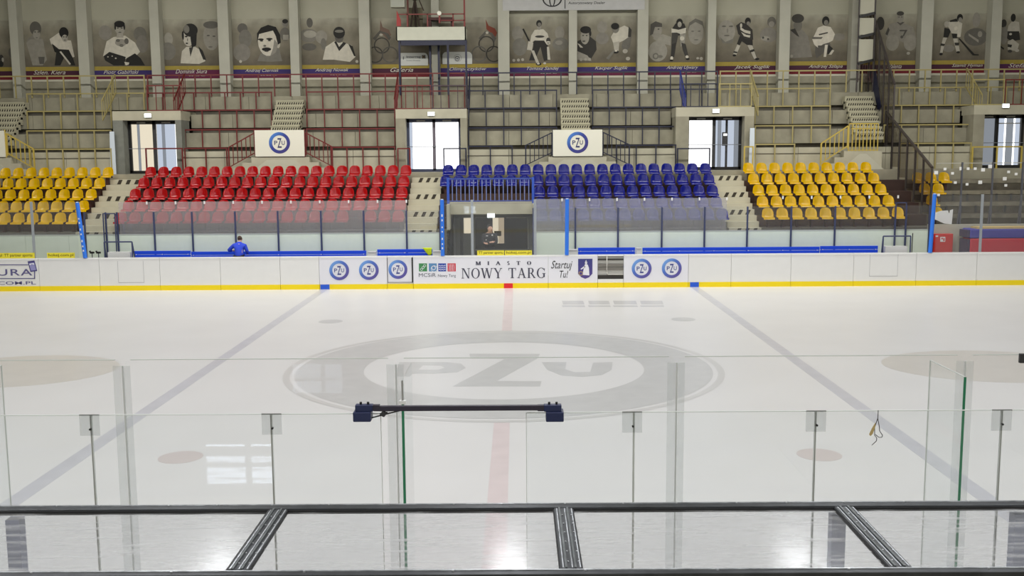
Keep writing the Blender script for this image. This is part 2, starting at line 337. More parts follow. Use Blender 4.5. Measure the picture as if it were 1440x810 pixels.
# ------------------------------------------------------------------ far boards with their advertisements
BT = .14
zk, zc = Z_KICK, Z_CAP
def UX(u): return X(u, 385, YB)
def roundel(parent, cx, cz, r, y, name='roundel', ringm=None, ink=None):
    rg = MB().ring(cx, cz, r * .70, r, y - .006, y).build(name, ringm or RING, parent, loc=(cx, y, cz))
    t = MB(); put_text(t, 'P', cx - .50 * r, cx - .20 * r, cz - .20 * r, cz + .20 * r, y - .006, bold=r * .012)
    put_text(t, 'Z', cx - .20 * r, cx + .20 * r, cz - .46 * r, cz + .44 * r, y - .007, bold=r * .012)
    put_text(t, 'U', cx + .20 * r, cx + .50 * r, cz - .20 * r, cz + .20 * r, y - .006, bold=r * .012)
    t.build('lettering', ink or INKB, rg)
def serif(mb, word, x0, x1, z0, z1, y, gap=.16, heavy=0.):
    T, t, S = .17 + heavy, .07 + heavy, .055 + heavy * .6
    def st(xa, za, xb, zb, w): return [(xa - w / 2, za), (xa + w / 2, za), (xb + w / 2, zb), (xb - w / 2, zb)]
    def sf(x, z, w=.30): return [(x - w / 2, z), (x + w / 2, z), (x + w / 2, z + S), (x - w / 2, z + S)]
    def arc(cx, cz, rx, rz, tx, tz, a0, a1, n=18):
        o = [(cx + rx * math.cos(a), cz + rz * math.sin(a)) for a in [a0 + (a1 - a0) * i / n for i in range(n + 1)]]
        q = [(cx + (rx - tx) * math.cos(a), cz + (rz - tz) * math.sin(a)) for a in [a0 + (a1 - a0) * i / n for i in range(n + 1)]]
        return [[o[i], o[i + 1], q[i + 1], q[i]] for i in range(n)]
    pi = math.pi
    G = {'N': (.95, [st(.14, 0, .14, 1, t), st(.2, 1, .8, 0, T), st(.82, 0, .82, 1, t), sf(.14, 0), sf(.12, 1 - S, .24), sf(.82, 1 - S)]),
         'O': (.96, arc(.48, .5, .48, .52, T, .05, 0, 2 * pi, 30)),
         'W': (1.3, [st(.1, 1, .38, 0, T), st(.38, 0, .62, 1, t), st(.62, 1, .92, 0, T), st(.92, 0, 1.2, 1, t), sf(.1, 1 - S), sf(.62, 1 - S), sf(1.2, 1 - S, .24)]),
         'Y': (.9, [st(.1, 1, .45, .45, T), st(.45, .45, .8, 1, t), st(.45, 0, .45, .48, T), sf(.1, 1 - S), sf(.8, 1 - S, .24), sf(.45, 0, .36)]),
         'T': (.84, [st(.42, 0, .42, 1, T), [(.0, 1 - S), (.84, 1 - S), (.84, 1), (0, 1)], [(0, .76), (.05, .76), (.07, 1), (0, 1)], [(.79, .76), (.84, .76), (.84, 1), (.77, 1)], sf(.42, 0, .38)]),
         'A': (.98, [st(.14, 0, .48, 1, t), st(.82, 0, .47, 1, T), [(.24, .32), (.72, .32), (.7, .38), (.26, .38)], sf(.13, 0, .28), sf(.83, 0, .34)]),
         'R': (.9, [st(.17, 0, .17, 1, T), st(.82, 0, .42, .5, T), sf(.17, 0, .34), sf(.8, 0, .24), [(.05, 1 - S), (.4, 1 - S), (.4, 1), (.05, 1)], [(.2, .46), (.4, .46), (.4, .51), (.2, .51)]] + arc(.4, .73, .3, .27, T, .05, -pi / 2, pi / 2, 12)),
         'G': (.98, arc(.5, .5, .5, .52, T, .05, .22 * pi, 1.72 * pi, 26) + [st(.82, .08, .82, .45, T), sf(.8, .42, .36), [(.84, .68), (.89, .68), (.9, .96), (.84, .96)]]),
         'M': (1.14, [st(.14, 0, .14, 1, t), st(.18, 1, .55, 0, T), st(.55, 0, .9, 1, t), st(.96, 0, .96, 1, T), sf(.14, 0), sf(.12, 1 - S), sf(.96, 0, .34), sf(.98, 1 - S, .3)]),
         'I': (.4, [st(.2, 0, .2, 1, T), sf(.2, 0, .36), sf(.2, 1 - S, .36)]),
         'S': (.66, arc(.33, .74, .28, .26, .12 + heavy, .07 + heavy * .8, .15 * pi, 1.5 * pi, 14) + arc(.33, .25, .3, .25, .12 + heavy, .07 + heavy * .8, -.85 * pi, .5 * pi, 14)), ' ': (.42, [])}
    tot = sum(G[c][0] for c in word) + gap * (len(word) - 1); k = (x1 - x0) / tot; x = 0
    for c in word:
        w, pl = G[c]
        for q in pl:
            n = len(q); ar = sum(q[i][0] * q[(i + 1) % n][1] - q[(i + 1) % n][0] * q[i][1] for i in range(n))
            if ar < 0: q = q[::-1]
            y -= .00008
            mb.add([(x0 + (x + a) * k, y, z0 + b * (z1 - z0)) for a, b in q], [tuple(range(n))])
        x += w + gap
    return mb
joints = [(-330, -160), (-160, -60), (-60, 55), (55, 140), (140, 225), (225, 310), (310, 394), (394, 449), (449, 544.5), (544.5, 581), (581, 771), (771, 840.5), (840.5, 877), (877, 968), (968, 1028), (1028, 1112), (1112, 1200), (1200, 1288), (1288, 1373), (1373, 1480), (1480, 1600), (1600, 1780)]
bl = {2: 'white rink board with a purple framed company advert ending in URA', 3: 'plain white rink board right of the framed purple advert', 4: 'white rink board with a faint access hatch outline, on the left side',
      5: 'plain white rink board below the blue bench, right of the left hatch', 6: 'plain white rink board just right of the kneeling blue jacket person', 7: 'narrow plain white rink board left of the two round logos',
      8: 'white rink board with two round blue ring logos, left of centre', 9: 'white rink gate panel with one round blue ring logo and black edge', 10: 'white rink board with four coloured squares and large town name lettering',
      11: 'white rink board with a black script slogan and a purple crest', 12: 'slatted grey gate panel with a bent pipe, between crest and ring logos', 13: 'white rink board with two round blue ring logos, right of centre',
      14: 'narrow plain white rink board right of the right pair of ring logos', 15: 'plain white rink board under the long right blue bench', 16: 'plain white rink board left of the right hatch',
      17: 'white rink board with a faint access hatch outline, on the right side', 18: 'plain white rink board below the red hydrant cabinet', 19: 'plain white rink board below the blue and red mats'}
off_b = ['farthest left unseen stretch of white rink board', 'white rink board at the far left edge of the rink', 'white rink board at the far right edge of the rink', 'farthest right unseen stretch of white rink board']
BOARD = {}
for i, (a, b) in enumerate(joints):
    x0, x1 = UX(a) + .006, UX(b) - .006
    lab = bl.get(i) or (off_b[i] if i < 2 else off_b[i - 18])
    t = thing('rink_board', lab, 'rink board', ((x0 + x1) / 2, YB, 0), 'far side rink boards'); BOARD[i] = (t, x0, x1)
    rec = .02 if i == 9 else 0
    if i != 12: MB().box(x0, x1, YB + rec, YB + BT, zk, zc - .04).build('panel', ADWHITE if i in (8, 9, 10, 11, 13) else WHITE, t)
    MB().box(x0, x1, YB - .012, YB + BT, 0, zk).build('kick_strip', YELLOW, t)
    MB().box(x0, x1, YB - .01, YB + BT, zc - .04, zc - .012).box(x0, x1, YB + .02, YB + BT, zc - .012, zc + .015).build('cap_rail', [WHITE, CAPB], t)
    o = t.children[-1] if t.children else None
    me = o.data
    for q, pl in enumerate(me.polygons): pl.material_index = 0 if q < 6 else 1
def board_print(i, mb, name, m_, **k): return mb.build(name, m_, BOARD[i][0], **k)
for i, u0, u1, m_ in ((8, 450, 463, BLUEP), (10, 708.5, 721, REDP), (14, 970.5, 983, BLUEP)):
    x0, x1 = UX(u0), UX(u1)
    board_print(i, MB().box(x0, x1, YB - .018, YB - .011, .004, zk), 'line_mark', m_)
def BX(u, v): return at(u, v, YB)
yA = YB - .004
# framed advert on the left
mb = MB()
def pl(mb, pts, y=yA, th=.004):
    q = [BX(u, v) for u, v in pts]; return mb.prism([(p.x, p.z) for p in q], y - th, y)
for a in ([(-60, 371.8), (40, 371.8), (40, 373), (-60, 373)], [(-60, 391.3), (49.5, 391), (49.5, 392.2), (-60, 392.6)], [(48, 381), (49.5, 381), (49.5, 392), (48, 392)]): pl(mb, a)
board_print(2, mb, 'advert_frame', mat('ad_purple', (96, 92, 140), .5))
mb = MB(); q0, q1 = BX(-30, 387.6), BX(45, 378.2); put_text(mb, 'TURA', BX(-21, 380).x, q1.x, q0.z - .01, q1.z, yA - .002, spacing=1.15, bold=.006)
q0, q1 = BX(-44, 400), BX(50.5, 395.6); put_text(mb, 'TURA.COM.PL', BX(-46, 398).x, q1.x, BX(25, 400.2).z, BX(25, 395.6).z, yA - .002, bold=.003)
board_print(2, mb, 'lettering', mat('ad_purple', (96, 92, 140)))
mb = MB(); pl(mb, [(39, 367.5), (48.5, 366.2), (52.5, 381), (43, 382.5)], yA - .004); mb.k = 1; pl(mb, [(41, 370), (48, 369), (51, 379.5), (43.8, 380.6)], yA - .009, .003)
mb.k = 2; pl(mb, [(41.5, 371), (47.8, 369.8), (48.6, 372.5), (45, 371.2), (42, 373.2)], yA - .013, .002)
board_print(2, mb, 'phone_picture', [mat('ad_phone', (72, 66, 128)), mat('ad_phone_screen', (150, 148, 200)), ADWHITE])
# hatches
for i, u0, v0, u1, v1 in ((4, 165, 367, 203, 397.5), (17, 1223.5, 357, 1262, 388.5)):
    mb = MB(); a, b = BX(u0, v0), BX(u1, v1); e = .012
    for q in ((a.x, a.x + e, b.z, a.z), (b.x - e, b.x, b.z, a.z), (a.x, b.x, b.z, b.z + e * 1.6)): mb.box(q[0], q[1], yA, YB + .001, q[2], q[3])
    board_print(i, mb, 'hatch_outline', mat('hatch_seam', (176, 176, 178)))
# round logos
zr = Z(381, YB); rr = .38
for i, u, dz in ((8, 477, -.0), (8, 518.7, 0), (9, 559.5, .0), (13, 902.3, 0), (13, 944.6, 0)):
    c = BX(u, {477: 380.2, 518.7: 379.9, 559.5: 379, 902.3: 377.6, 944.6: 377.2}[u])
    roundel(BOARD[i][0], c.x, c.z, rr if i != 9 else .365, yA + (.022 if i == 9 else 0))
x1 = BOARD[9][2]; board_print(9, MB().box(x1 - .045, x1, YB - .006, YB + .03, zk + .05, zc - .02), 'gate_edge', BLACK)
x0 = BOARD[9][1]; board_print(9, MB().box(x0, x0 + .015, YB - .004, YB + .03, zk + .05, zc - .02).box(x0, x1, YB - .004, YB + .03, zk + .05, zk + .07), 'gate_seam', mat('seam_grey', (120, 118, 122)))
# four coloured squares
sqc = [(64, 140, 84), (92, 140, 186), (44, 74, 168), (204, 42, 62)]
for k, (u0, u1) in enumerate(((589, 600.7), (603, 614.3), (616.2, 627.4), (629.3, 641))):
    a, b = BX(u0, 370.4), BX(u1, 381.6); cx, cz = (a.x + b.x) / 2, (a.z + b.z) / 2
    sq = board_print(10, MB().box(a.x, b.x, yA, YB, b.z, a.z), 'logo_square', mat(f'logo_square_{k}', sqc[k]))
    g = MB(); y = yA - .004
    if k == 0:
        for i in range(3): g.ring(a.x + .1 + .06 * i, b.z + .08 + .07 * i, .035, .05, y, yA, 16)
    elif k == 1:
        g.ring(cx + .03, cz - .02, .06, .085, y, yA, 20).ring(cx + .05, cz - .05, .11, .125, y, yA, 20)
    elif k == 2:
        for i in range(3):
            z = b.z + .06 + .075 * i
            g.prism([(a.x + .02 + .02 * j, z + .015 * math.sin(j * 1.2)) for j in range(14)] + [(a.x + .02 + .02 * j, z + .022 + .015 * math.sin(j * 1.2)) for j in range(13, -1, -1)], y, yA)
    else:
        for i in range(4):
            x = a.x + .05 + .06 * i
            g.prism([(x, b.z + .02), (x + .018, b.z + .02), (x + .03, cz), (x + .018, a.z - .03), (x, a.z - .03), (x + .012, cz)], y, yA)
    g.build('emblem', ADWHITE, sq)
mb = MB(); a = BX(589, 390); put_text(mb, 'MCSiR', a.x, BX(613, 390).x, BX(600, 389.3).z, BX(600, 384.2).z, yA - .001)
put_text(mb, 'Nowy Targ', BX(616, 390).x, BX(641, 390).x, BX(628, 390.6).z, BX(628, 385.6).z, yA - .001)
board_print(10, mb, 'lettering', mat('ink_slate', (56, 60, 80)))
mb = MB(); serif(mb, 'NOWY TARG', BX(649, 380).x, BX(767, 380).x, BX(705, 391.2).z, BX(705, 377).z, yA - .002)
serif(mb, 'MIASTO', BX(669, 370).x, BX(747, 370).x, BX(707, 372.6).z, BX(707, 367.4).z, yA - .002, gap=1.5, heavy=.12)
board_print(10, mb, 'town_name', INKD)
mb = MB(); put_text(mb, 'Startuj', BX(775, 378).x, BX(805, 378).x, BX(790, 381).z, BX(790, 366.6).z, yA - .002, shear=.35)
put_text(mb, 'Tu!', BX(787, 385).x, BX(799, 385).x, BX(792, 390.5).z, BX(792, 380.5).z, yA - .002, shear=.25)
lt = board_print(11, mb, 'script_slogan', BLACK); lt.rotation_euler = (0, 0, 0)
a, b = BX(813, 364), BX(833, 392); cx = (a.x + b.x) / 2; h = a.z - b.z
sh = board_print(11, MB().prism([(a.x, a.z), (b.x, a.z), (b.x, b.z + .25 * h), (cx + .15, b.z + .08 * h), (cx, b.z), (cx - .15, b.z + .08 * h), (a.x, b.z + .25 * h)], yA - .002, YB), 'crest', gradient('crest_purple', [(0, (84, 66, 140)), (1, (54, 60, 128))], (0, 0, 1)))
f = MB(); f.prism([(cx - .11, b.z + .2 * h), (cx + .16, b.z + .17 * h), (cx + .14, b.z + .55 * h), (cx + .09, b.z + .72 * h), (cx - .02, b.z + .72 * h), (cx - .06, b.z + .5 * h)], yA - .006, yA - .001)
f.disc(cx + .03, b.z + .80 * h, .045, .06, yA - .006, yA - .001).prism([(cx - .01, b.z + .84 * h), (cx + .07, b.z + .84 * h), (cx + .03, b.z + .95 * h)], yA - .006, yA - .001)
f.prism([(cx - .02, b.z + .66 * h), (cx - .18, b.z + .5 * h), (cx - .16, b.z + .46 * h), (cx + .0, b.z + .58 * h)], yA - .006, yA - .001)
f.k = 1; f.ring(cx - .17, b.z + .27 * h, .055, .085, yA - .006, yA - .001, 18); f.build('saint_figure', [ADWHITE, mat('crest_gold', (168, 140, 96))], sh)
# slatted gate
t, x0, x1 = BOARD[12]
MB().box(x0 - .0, x1, YB + .07, YB + BT, zk, zc - .04).build('gate_back', mat('gate_shade', (196, 194, 188)), t)
for v0, v1, c in ((358.6, 361, (110, 106, 100)), (364, 366, (56, 54, 54)), (371, 374.8, (122, 118, 112)), (376.2, 380, (118, 114, 108)), (387, 392, (48, 44, 40))):
    MB().box(x0, x1, YB + .02, YB + .075, Z(v1 + .9, YB), min(Z(v0 + .9, YB), zc - .04)).build('slat', mat(f'slat_{c[0]}', c, .5), t)
MB().box(x0, x1, YB, YB + .07, zk, Z(393.3, YB)).build('gate_sill', WHITE, t)
a = BX(853.5, 360); p = [Vector((a.x, YB + .0, zc - .05)), Vector((a.x, YB, Z(384, YB))), Vector((a.x + .04, YB, Z(386.5, YB))), Vector((x1, YB, Z(386.8, YB)))]
MB().path(p, .018).build('bent_pipe', mat('pipe_pale', (206, 204, 198), .4), t, smooth=True)

# small yellow advert boards along the top of the boards
def yboard(u0, u1, v0, v1, text, label, x_from=None):
    a, b = at(u0, v0, YB + .3), at(u1, v1, YB + .3); zb = zc + .015
    t = thing('advert_board', label, 'sign', ((a.x + b.x) / 2, YB + .08, zb), 'small yellow adverts')
    a, b = at(u0, v0, YB + .02), at(u1, v1, YB + .02)
    MB().box(a.x, b.x, YB + .022, YB + .05, zb, a.z).build('board', mat('advert_yellow', (240, 226, 60), .5), t)
    mb = MB(); w = b.x - a.x; h = a.z - zb
    put_text(mb, text, a.x + .05 * w, b.x - .04 * w, zb + .18 * h, a.z - .16 * h, YB + .02, bold=.004)
    mb.build('lettering', mat('advert_ink', (96, 84, 10)), t)
yboard(-28, 48.5, 356, 362, 'hokej.com.pl  TT partner sportu', 'long yellow advert board at the left end above the rink boards')
yboard(66, 105, 355.6, 362, 'hokej.com.pl', 'short yellow advert board beside the left blue pole')
yboard(671, 709, 352.4, 359, 'TT partner sportu', 'left one of the two yellow advert boards below the man in black')
yboard(710, 748, 352.4, 359, 'hokej.com.pl', 'right one of the two yellow advert boards below the man in black')
LP, LS, LN = 940, 3400, 2300

# ------------------------------------------------------------------ lower stand
XF = 17.3                                                   # plane of the partition fence
A1 = (X(153, 250, 45.5), X(201, 250, 45.5)); A2 = (X(579, 250, 45.5), X(621.5, 250, 45.5)); A3 = (X(1002, 243, 45.5), X(1044, 240, 45.5))
XT0, XT1 = X(634, 300, 42.6), X(749, 300, 42.6)
Z_SW = Z(326, 41.75)
def spans(i):
    if i < 3: return [(XL, XT0), (XT1, XF), (XF, XR)]
    return [(XL, XF), (XF, XR)]
for i in range(5):
    y0 = ROWY[i] - .35; y1 = ROWY[i] + .5
    for a, b in spans(i):
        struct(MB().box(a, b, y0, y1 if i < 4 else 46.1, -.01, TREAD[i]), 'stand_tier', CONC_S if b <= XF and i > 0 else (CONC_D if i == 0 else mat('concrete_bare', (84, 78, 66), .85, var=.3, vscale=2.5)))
struct(MB().box(XL, XR, 46.1, YW, -.01, Z_WALK), 'floor_walkway', CONC)
for a, b in ((XL, XT0), (XT1, XR)): struct(MB().box(a, b, YB + BT, 41.75, -.01, .25), 'floor_bench', CONC)
struct(MB().box(XT0, XT1, YB + BT, 44.3, -.01, .3), 'floor_tunnel', CONC)
# bare tier edges right of the fence: paler worn front strips
for i in range(5):
    struct(MB().box(XF + .1, XR, ROWY[i] - .37, ROWY[i] - .35, TREAD[i] - .16, TREAD[i] + .01), 'trim_tier_edge', mat('tier_edge', (128, 122, 106), .85, var=.25, vscale=3))
    if i in (2, 3):
        for k in range(10): struct(MB().box(XF + .5 + k * .62, XF + .58 + k * .62, ROWY[i] - .385, ROWY[i] - .35, TREAD[i] - .42, TREAD[i] - .14), 'trim_bracket', DARK)
# aisle stairs: two steps per seat row, every third riser striped
for k, (a, b) in enumerate((A1, A2, A3)):
    n = 0
    for i in range(4, -1, -1):
        for h in (1, 0):
            if i == 4 and h == 1: zt = Z_WALK - .01; ya = ROWY[4] + .08; yb = 46.1
            else: zt = TREAD[i] + (RISE / 2 if h else 0) + .006; ya = ROWY[i] + (.075 if h else -.36); yb = ya + .45
            if i == 4 and h == 1: zt = TREAD[4] + RISE / 2 + .006
            st = struct(MB().box(a, b, ya, yb, zt - RISE / 2 + .002, zt), 'stairs_aisle', STEPC)
            struct(MB().box(a, b, ya + .002, yb, zt - RISE * .9, zt - RISE / 2 + .002), 'stairs_support', CONC)
            if n % 3 == 0:
                w = (b - a) / 7
                for q in range(3):
                    x = a + w * (1.7 + 1.75 * q)
                    MB().prism([(x - .05, zt - .21), (x + w * .75 - .05, zt - .21), (x + w * .75 + .05, zt - .012), (x + .05, zt - .012)], ya - .006, ya + .002).build('stripe', mat('stripe_dark', (50, 44, 34), .7), st)
            n += 1
# tunnel under the blue seats
struct(MB().box(XT0, XT1, 42.55, 44.3, Z(301, 42.55), Z(286, 42.55)), 'beam_tunnel', CONC_L)
for a, b in ((XT0 - .12, XT0), (XT1, XT1 + .12)): struct(MB().box(a, b, 41.75, 44.3, -.01, Z(286, 42.55)), 'wall_tunnel', CONC_L)
YD = 44.26
def tz(v): return Z(v, YD)
def tx(u): return X(u, 330, YD)
struct(MB().box(XT0, XT1, YD, 44.3, .3, tz(301)), 'wall_tunnel_back', mat('tunnel_grey', (150, 152, 148), .7, var=.05))
dr = struct(MB().box(tx(670), tx(742), YD - .05, YD, .3, tz(306)), 'door_1', mat('tunnel_glass_dark', (46, 47, 48), .25, var=.25, vscale=2))
MB().box(tx(693), tx(701), YD - .07, YD - .05, tz(342), tz(306)).build('lit_strip', emission('tunnel_light', (238, 224, 196), .85), dr)
MB().box(tx(701), tx(709), YD - .07, YD - .05, tz(342), tz(306)).build('lit_strip', emission('tunnel_light_soft', (196, 178, 150), .7), dr)
MB().box(tx(709), tx(712), YD - .09, YD - .05, .3, tz(306)).build('mullion', BLACK, dr)
MB().box(tx(668.5), tx(671), YD - .09, YD - .05, .3, tz(306)).build('door_jamb', BLACK, dr)
MB().box(tx(742), tx(743.5), YD - .08, YD - .05, .3, tz(305)).box(tx(712), tx(742), YD - .08, YD - .05, tz(306.5), tz(305.5)).build('door_frame', mat('frame_pale', (190, 190, 184)), dr)
MB().box(tx(695), tx(705), YD - .09, YD - .07, tz(331.5), tz(324.5)).build('wall_box', mat('door_notice', (74, 70, 64)), dr)
d2 = struct(MB().box(tx(640.5), tx(664), YD - .04, YD, .3, tz(306)), 'door_2', mat('tunnel_door_grey', (120, 121, 114), .5))
MB().box(tx(647), tx(651.5), YD - .07, YD - .04, .3, tz(306)).build('mullion', mat('mullion_grey', (80, 78, 76)), d2)
MB().box(tx(652.5), tx(663), YD - .06, YD - .04, tz(327.5), tz(306)).build('lit_pane', emission('tunnel_light', (238, 224, 196), .85), d2)
def exit_sign(u, v, Y, w, h, lab):
    p = at(u, v, Y); t = thing('exit_sign', lab, 'exit sign', (p.x, Y, p.z - h / 2), 'lit exit signs')
    MB().box(p.x - w / 2, p.x + w / 2, Y - .08, Y, p.z - h / 2, p.z + h / 2).build('housing', WHITE, t, bevel=.01)
    MB().box(p.x - w / 2 + .01, p.x + w / 2 - .01, Y - .085, Y - .081, p.z - h / 2 + .012, p.z + h / 2 - .012).build('lit_face', LAMPW, t)
exit_sign(690.5, 303, 42.54, .32, .19, 'small lit exit sign over the tunnel behind the man in black')

# ------------------------------------------------------------------ seats
def seat_mesh(mt):
    prof = [(-.235, -.05), (-.24, -.005), (-.21, .015), (-.05, -.005), (.05, .0), (.12, .045), (.155, .14), (.172, .25), (.180, .33), (.186, .375), (.190, .40), (.192, .41)]
    hw = [.225, .23, .235, .24, .24, .24, .238, .228, .198, .155, .105, .05]
    lift = [.0, .0, .01, .035, .045, .03, .0, .0, 0, 0, 0, 0]; fwd = [0, 0, 0, 0, .02, .06, .10, .09, .06, .04, .02, .005]
    bm = bmesh.new(); S = 8; g = []
    for (y, z), w, l, f in zip(prof, hw, lift, fwd):
        row = []
        for s in range(S + 1):
            t = -1 + 2 * s / S; row.append(bm.verts.new((t * w, y - f * t * t, z + l * abs(t) ** 3)))
        g.append(row)
    for i in range(len(g) - 1):
        for s in range(S): bm.faces.new((g[i][s], g[i][s + 1], g[i + 1][s + 1], g[i + 1][s])).smooth = True
    bmesh.ops.solidify(bm, geom=bm.faces[:], thickness=-.014)
    bmesh.ops.recalc_face_normals(bm, faces=bm.faces[:])
    for f in bm.faces: f.smooth = True
    b0 = len(bm.faces)
    for x0, x1, y0, y1, z0, z1 in ((-.18, .18, -.16, -.11, -.06, -.006), (-.18, .18, .04, .09, -.06, -.006), (-.05, .05, -.14, .08, -.38, -.05)):
        r = bmesh.ops.create_cube(bm, size=1)
        for v in r['verts']: v.co = Vector((x0 + (v.co.x + .5) * (x1 - x0), y0 + (v.co.y + .5) * (y1 - y0), z0 + (v.co.z + .5) * (z1 - z0)))
    bm.faces.ensure_lookup_table()
    for f in bm.faces[b0:]: f.material_index = 1
    me = bpy.data.meshes.new('stadium_seat'); bm.to_mesh(me); bm.free(); me.materials.append(mt); me.materials.append(SEATLEG); return me
SM = {k: seat_mesh(v) for k, v in SEATM.items()}
RN = ['lowest', 'second-lowest', 'middle', 'second-highest', 'top']
def seat_row(color, block, row, u0, u1, n, skip=(), Y=None, word=None, first=1):
    y = ROWY[row]; z = ROWZ[row]
    xa, xb = X(u0, 222 + (CH - z) * F / y, y), X(u1, 222 + (CH - z) * F / y, y)
    for k in range(n):
        if k in skip: continue
        o = bpy.data.objects.new('stadium_seat', SM[color]); COL.objects.link(o)
        o.location = (xa + (xb - xa) * k / max(n - 1, 1), y, z); o.rotation_euler = (0, 0, 0); ORG[o.name] = o.location.copy()
        lab = word or f'{ORD[k + first]} {color} plastic seat from the left in the {RN[row]} row of the {block} block'
        tag(o, lab if not word else lab.format(ORD[k + 1]), 'seat', f'{block} block seats')
for row, u0, u1, n, sk in ((4, 211.3, 570.7, 21, ()), (3, 201.5, 567.7, 21, ()), (2, 189.6, 565, 21, ()), (1, 180, 562.7, 21, ()), (0, 169.5, 560, 21, (17,))):
    seat_row('red', 'red', row, u0, u1, n, sk)
for row, u0, u1, n in ((4, 630.2, 992, 21), (3, 626.7, 997, 21), (2, 758.5, 1002, 14), (1, 760, 1007.4, 14), (0, 761.5, 1016, 14)):
    seat_row('blue', 'blue', row, u0, u1, n)
for row, u0, u1, n in ((4, 6.8, 151.4, 9), (3, -8, 139.3, 9), (2, -5.3, 127.4, 8), (1, 3, 116.5, 7), (0, 6, 103.5, 6)):
    seat_row('yellow', 'left yellow', row, u0, u1, n)
for row, u0, u1, n in ((4, 1052.7, 1218, 10), (3, 1059.9, 1229, 10), (2, 1066.7, 1239, 10), (1, 1072.6, 1249.8, 10), (0, 1080, 1263, 10)):
    seat_row('yellow', 'right yellow', row, u0, u1, n)
for row, u0, u1, n in ((3, 1291, 1328, 3), (2, 1301, 1320, 2), (1, 1311, 1311, 1), (0, 1318, 1318, 1)):
    seat_row('yellow', 'fenced yellow', row, u0, u1, n, word='yellow seat behind the sloping partition fence, {} from it in the ' + RN[row] + ' row')

# ------------------------------------------------------------------ spectator glass, bench glass, rink glass
def pane(parent, x0, x1, y, z0, z1, m_, th=.012, name='pane'): return MB().box(x0, x1, y, y + th, z0, z1).build(name, m_, parent)
YS = 41.62
def spect(u0, u1, n, vt, m_, lab, grp):
    xa, xb = X(u0, 300, YS), X(u1, 300, YS); zt = Zu((u0 + u1) / 2, vt, YS); z0 = Z_SW - .02
    for k in range(n):
        a = xa + (xb - xa) * k / n; b = xa + (xb - xa) * (k + 1) / n
        t = thing('spectator_screen', f'{ORD[k + 1]} clear screen from the left in front of the {lab}', 'glass screen', ((a + b) / 2, YS, z0), grp)
        pane(t, a + .004, b - .004, YS, z0, zt, m_)
        MB().box(b - .035, b + .025, YS - .03, YS - .002, zt - .10, zt + .02).build('clamp', WHITE, t)
        MB().box(a + .004, b - .004, YS - .015, YS + .03, z0 - .03, z0 + .02).build('bottom_rail', GREYST, t)
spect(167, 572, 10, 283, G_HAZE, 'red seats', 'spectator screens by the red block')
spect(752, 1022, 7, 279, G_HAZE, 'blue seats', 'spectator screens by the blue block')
spect(1060, 1262, 5, 276, G_CLEAR, 'right yellow seats', 'spectator screens by the yellow block')
YK = 41.25
def bench_glass(us, vt, lab, m_=G_LIGHT, posts=None):
    xs = [X(u, 325, YK) for u in us]; zt = Zu((us[0] + us[-1]) / 2, vt, YK); zm = Z(325.8, YK); posts = posts or list(range(len(us)))
    for k, x in enumerate(xs):
        if k not in posts: continue
        t = tag(MB().box(x - .035, x + .035, YK - .05, YK - .002, .25, zt).build('screen_post', NAVYPOST, loc=(x, YK, .25), bevel=.008),
                f'{ORD[k + 1]} dark slate post from the left of the {lab}', 'post', f'posts of the {lab}')
    for k, (a, b) in enumerate(zip(xs, xs[1:])):
        t = thing('bench_screen', f'{ORD[k + 1]} white-and-clear panel from the left, {lab}', 'glass screen', ((a + b) / 2, YK, .25), f'panels of the {lab}')
        pane(t, a + .004, b - .004, YK, zm, zt, m_)
        MB().box(a + .004, b - .004, YK, YK + .04, .25, zm).build('white_panel', mat('bench_wall_white', (222, 233, 219), .5, var=.02), t)
        MB().box(a + .004, b - .004, YK - .01, YK + .045, zm - .03, zm).build('rail', mat('rail_pale', (190, 194, 192)), t)
bench_glass([120, 150, 166, 217.5, 271, 331.5, 391.5, 452, 512, 572, 619], 297, 'screen behind the left bench')
bench_glass([750, 809, 869, 930.5, 990.5, 1050.5, 1112, 1173.5, 1258, 1273, 1306], 290.5, 'screen behind the right bench')
bench_glass([-170, -90, -10, 35, 96, 119], 327.2, 'white wall behind the left yellow advert', posts=[9])
# frames of the two bench doors
for u0, u1, vt, nm in ((147, 163.5, 296, 'left'), (1258, 1272.5, 288, 'right')):
    t = thing('bench_gate', f'thin dark gate frame in the screen at the outer end of the {nm} bench', 'gate', (X((u0 + u1) / 2, 340, YK - .2), YK - .2, .25))
    a, b, z = X(u0, 340, YK - .2), X(u1, 340, YK - .2), Z(vt, YK - .2)
    for x in (a, b): MB().box(x - .02, x + .02, YK - .22, YK - .18, .25, z).build('gate_post', NAVYPOST, t)
    MB().box(a, b, YK - .22, YK - .18, z - .04, z).build('gate_head', NAVYPOST, t)
# rink glass on the boards
YR = YB + .06
def rink_glass(us, vt, lab, m_, strips=()):
    z0 = zc + .015; zt = Zu((max(us[0], 0) + min(us[-1], 1440)) / 2, vt, YR)
    for k, (ua, ub) in enumerate(zip(us, us[1:])):
        a, b = X(ua, 320, YR), X(ub, 320, YR)
        t = thing('rink_glass', f'{ORD[k + 1]} clear rink glass from the left {lab}', 'glass screen', ((a + b) / 2, YR, z0), f'rink glass {lab}')
        pane(t, a + .006, b - .006, YR, z0, zt, m_)
        if k in strips: MB().box(b - .05, b + .05, YR + .015, YR + .04, z0, zt + .02).build('joint_post', mat('joint_post_grey', (176, 180, 184), .4), t)
rink_glass([-250, -150, -52, 45.5, 109], 284.5, 'at the left end', G_LIGHT, (2,))
rink_glass([625, 664, 752.5, 793.5], 281.5, 'around the man in black', G_LIGHT, (0, 1))
rink_glass([1316, 1380, 1470, 1560, 1700], 274, 'at the right end', G_LIGHT, (0, 1, 2))
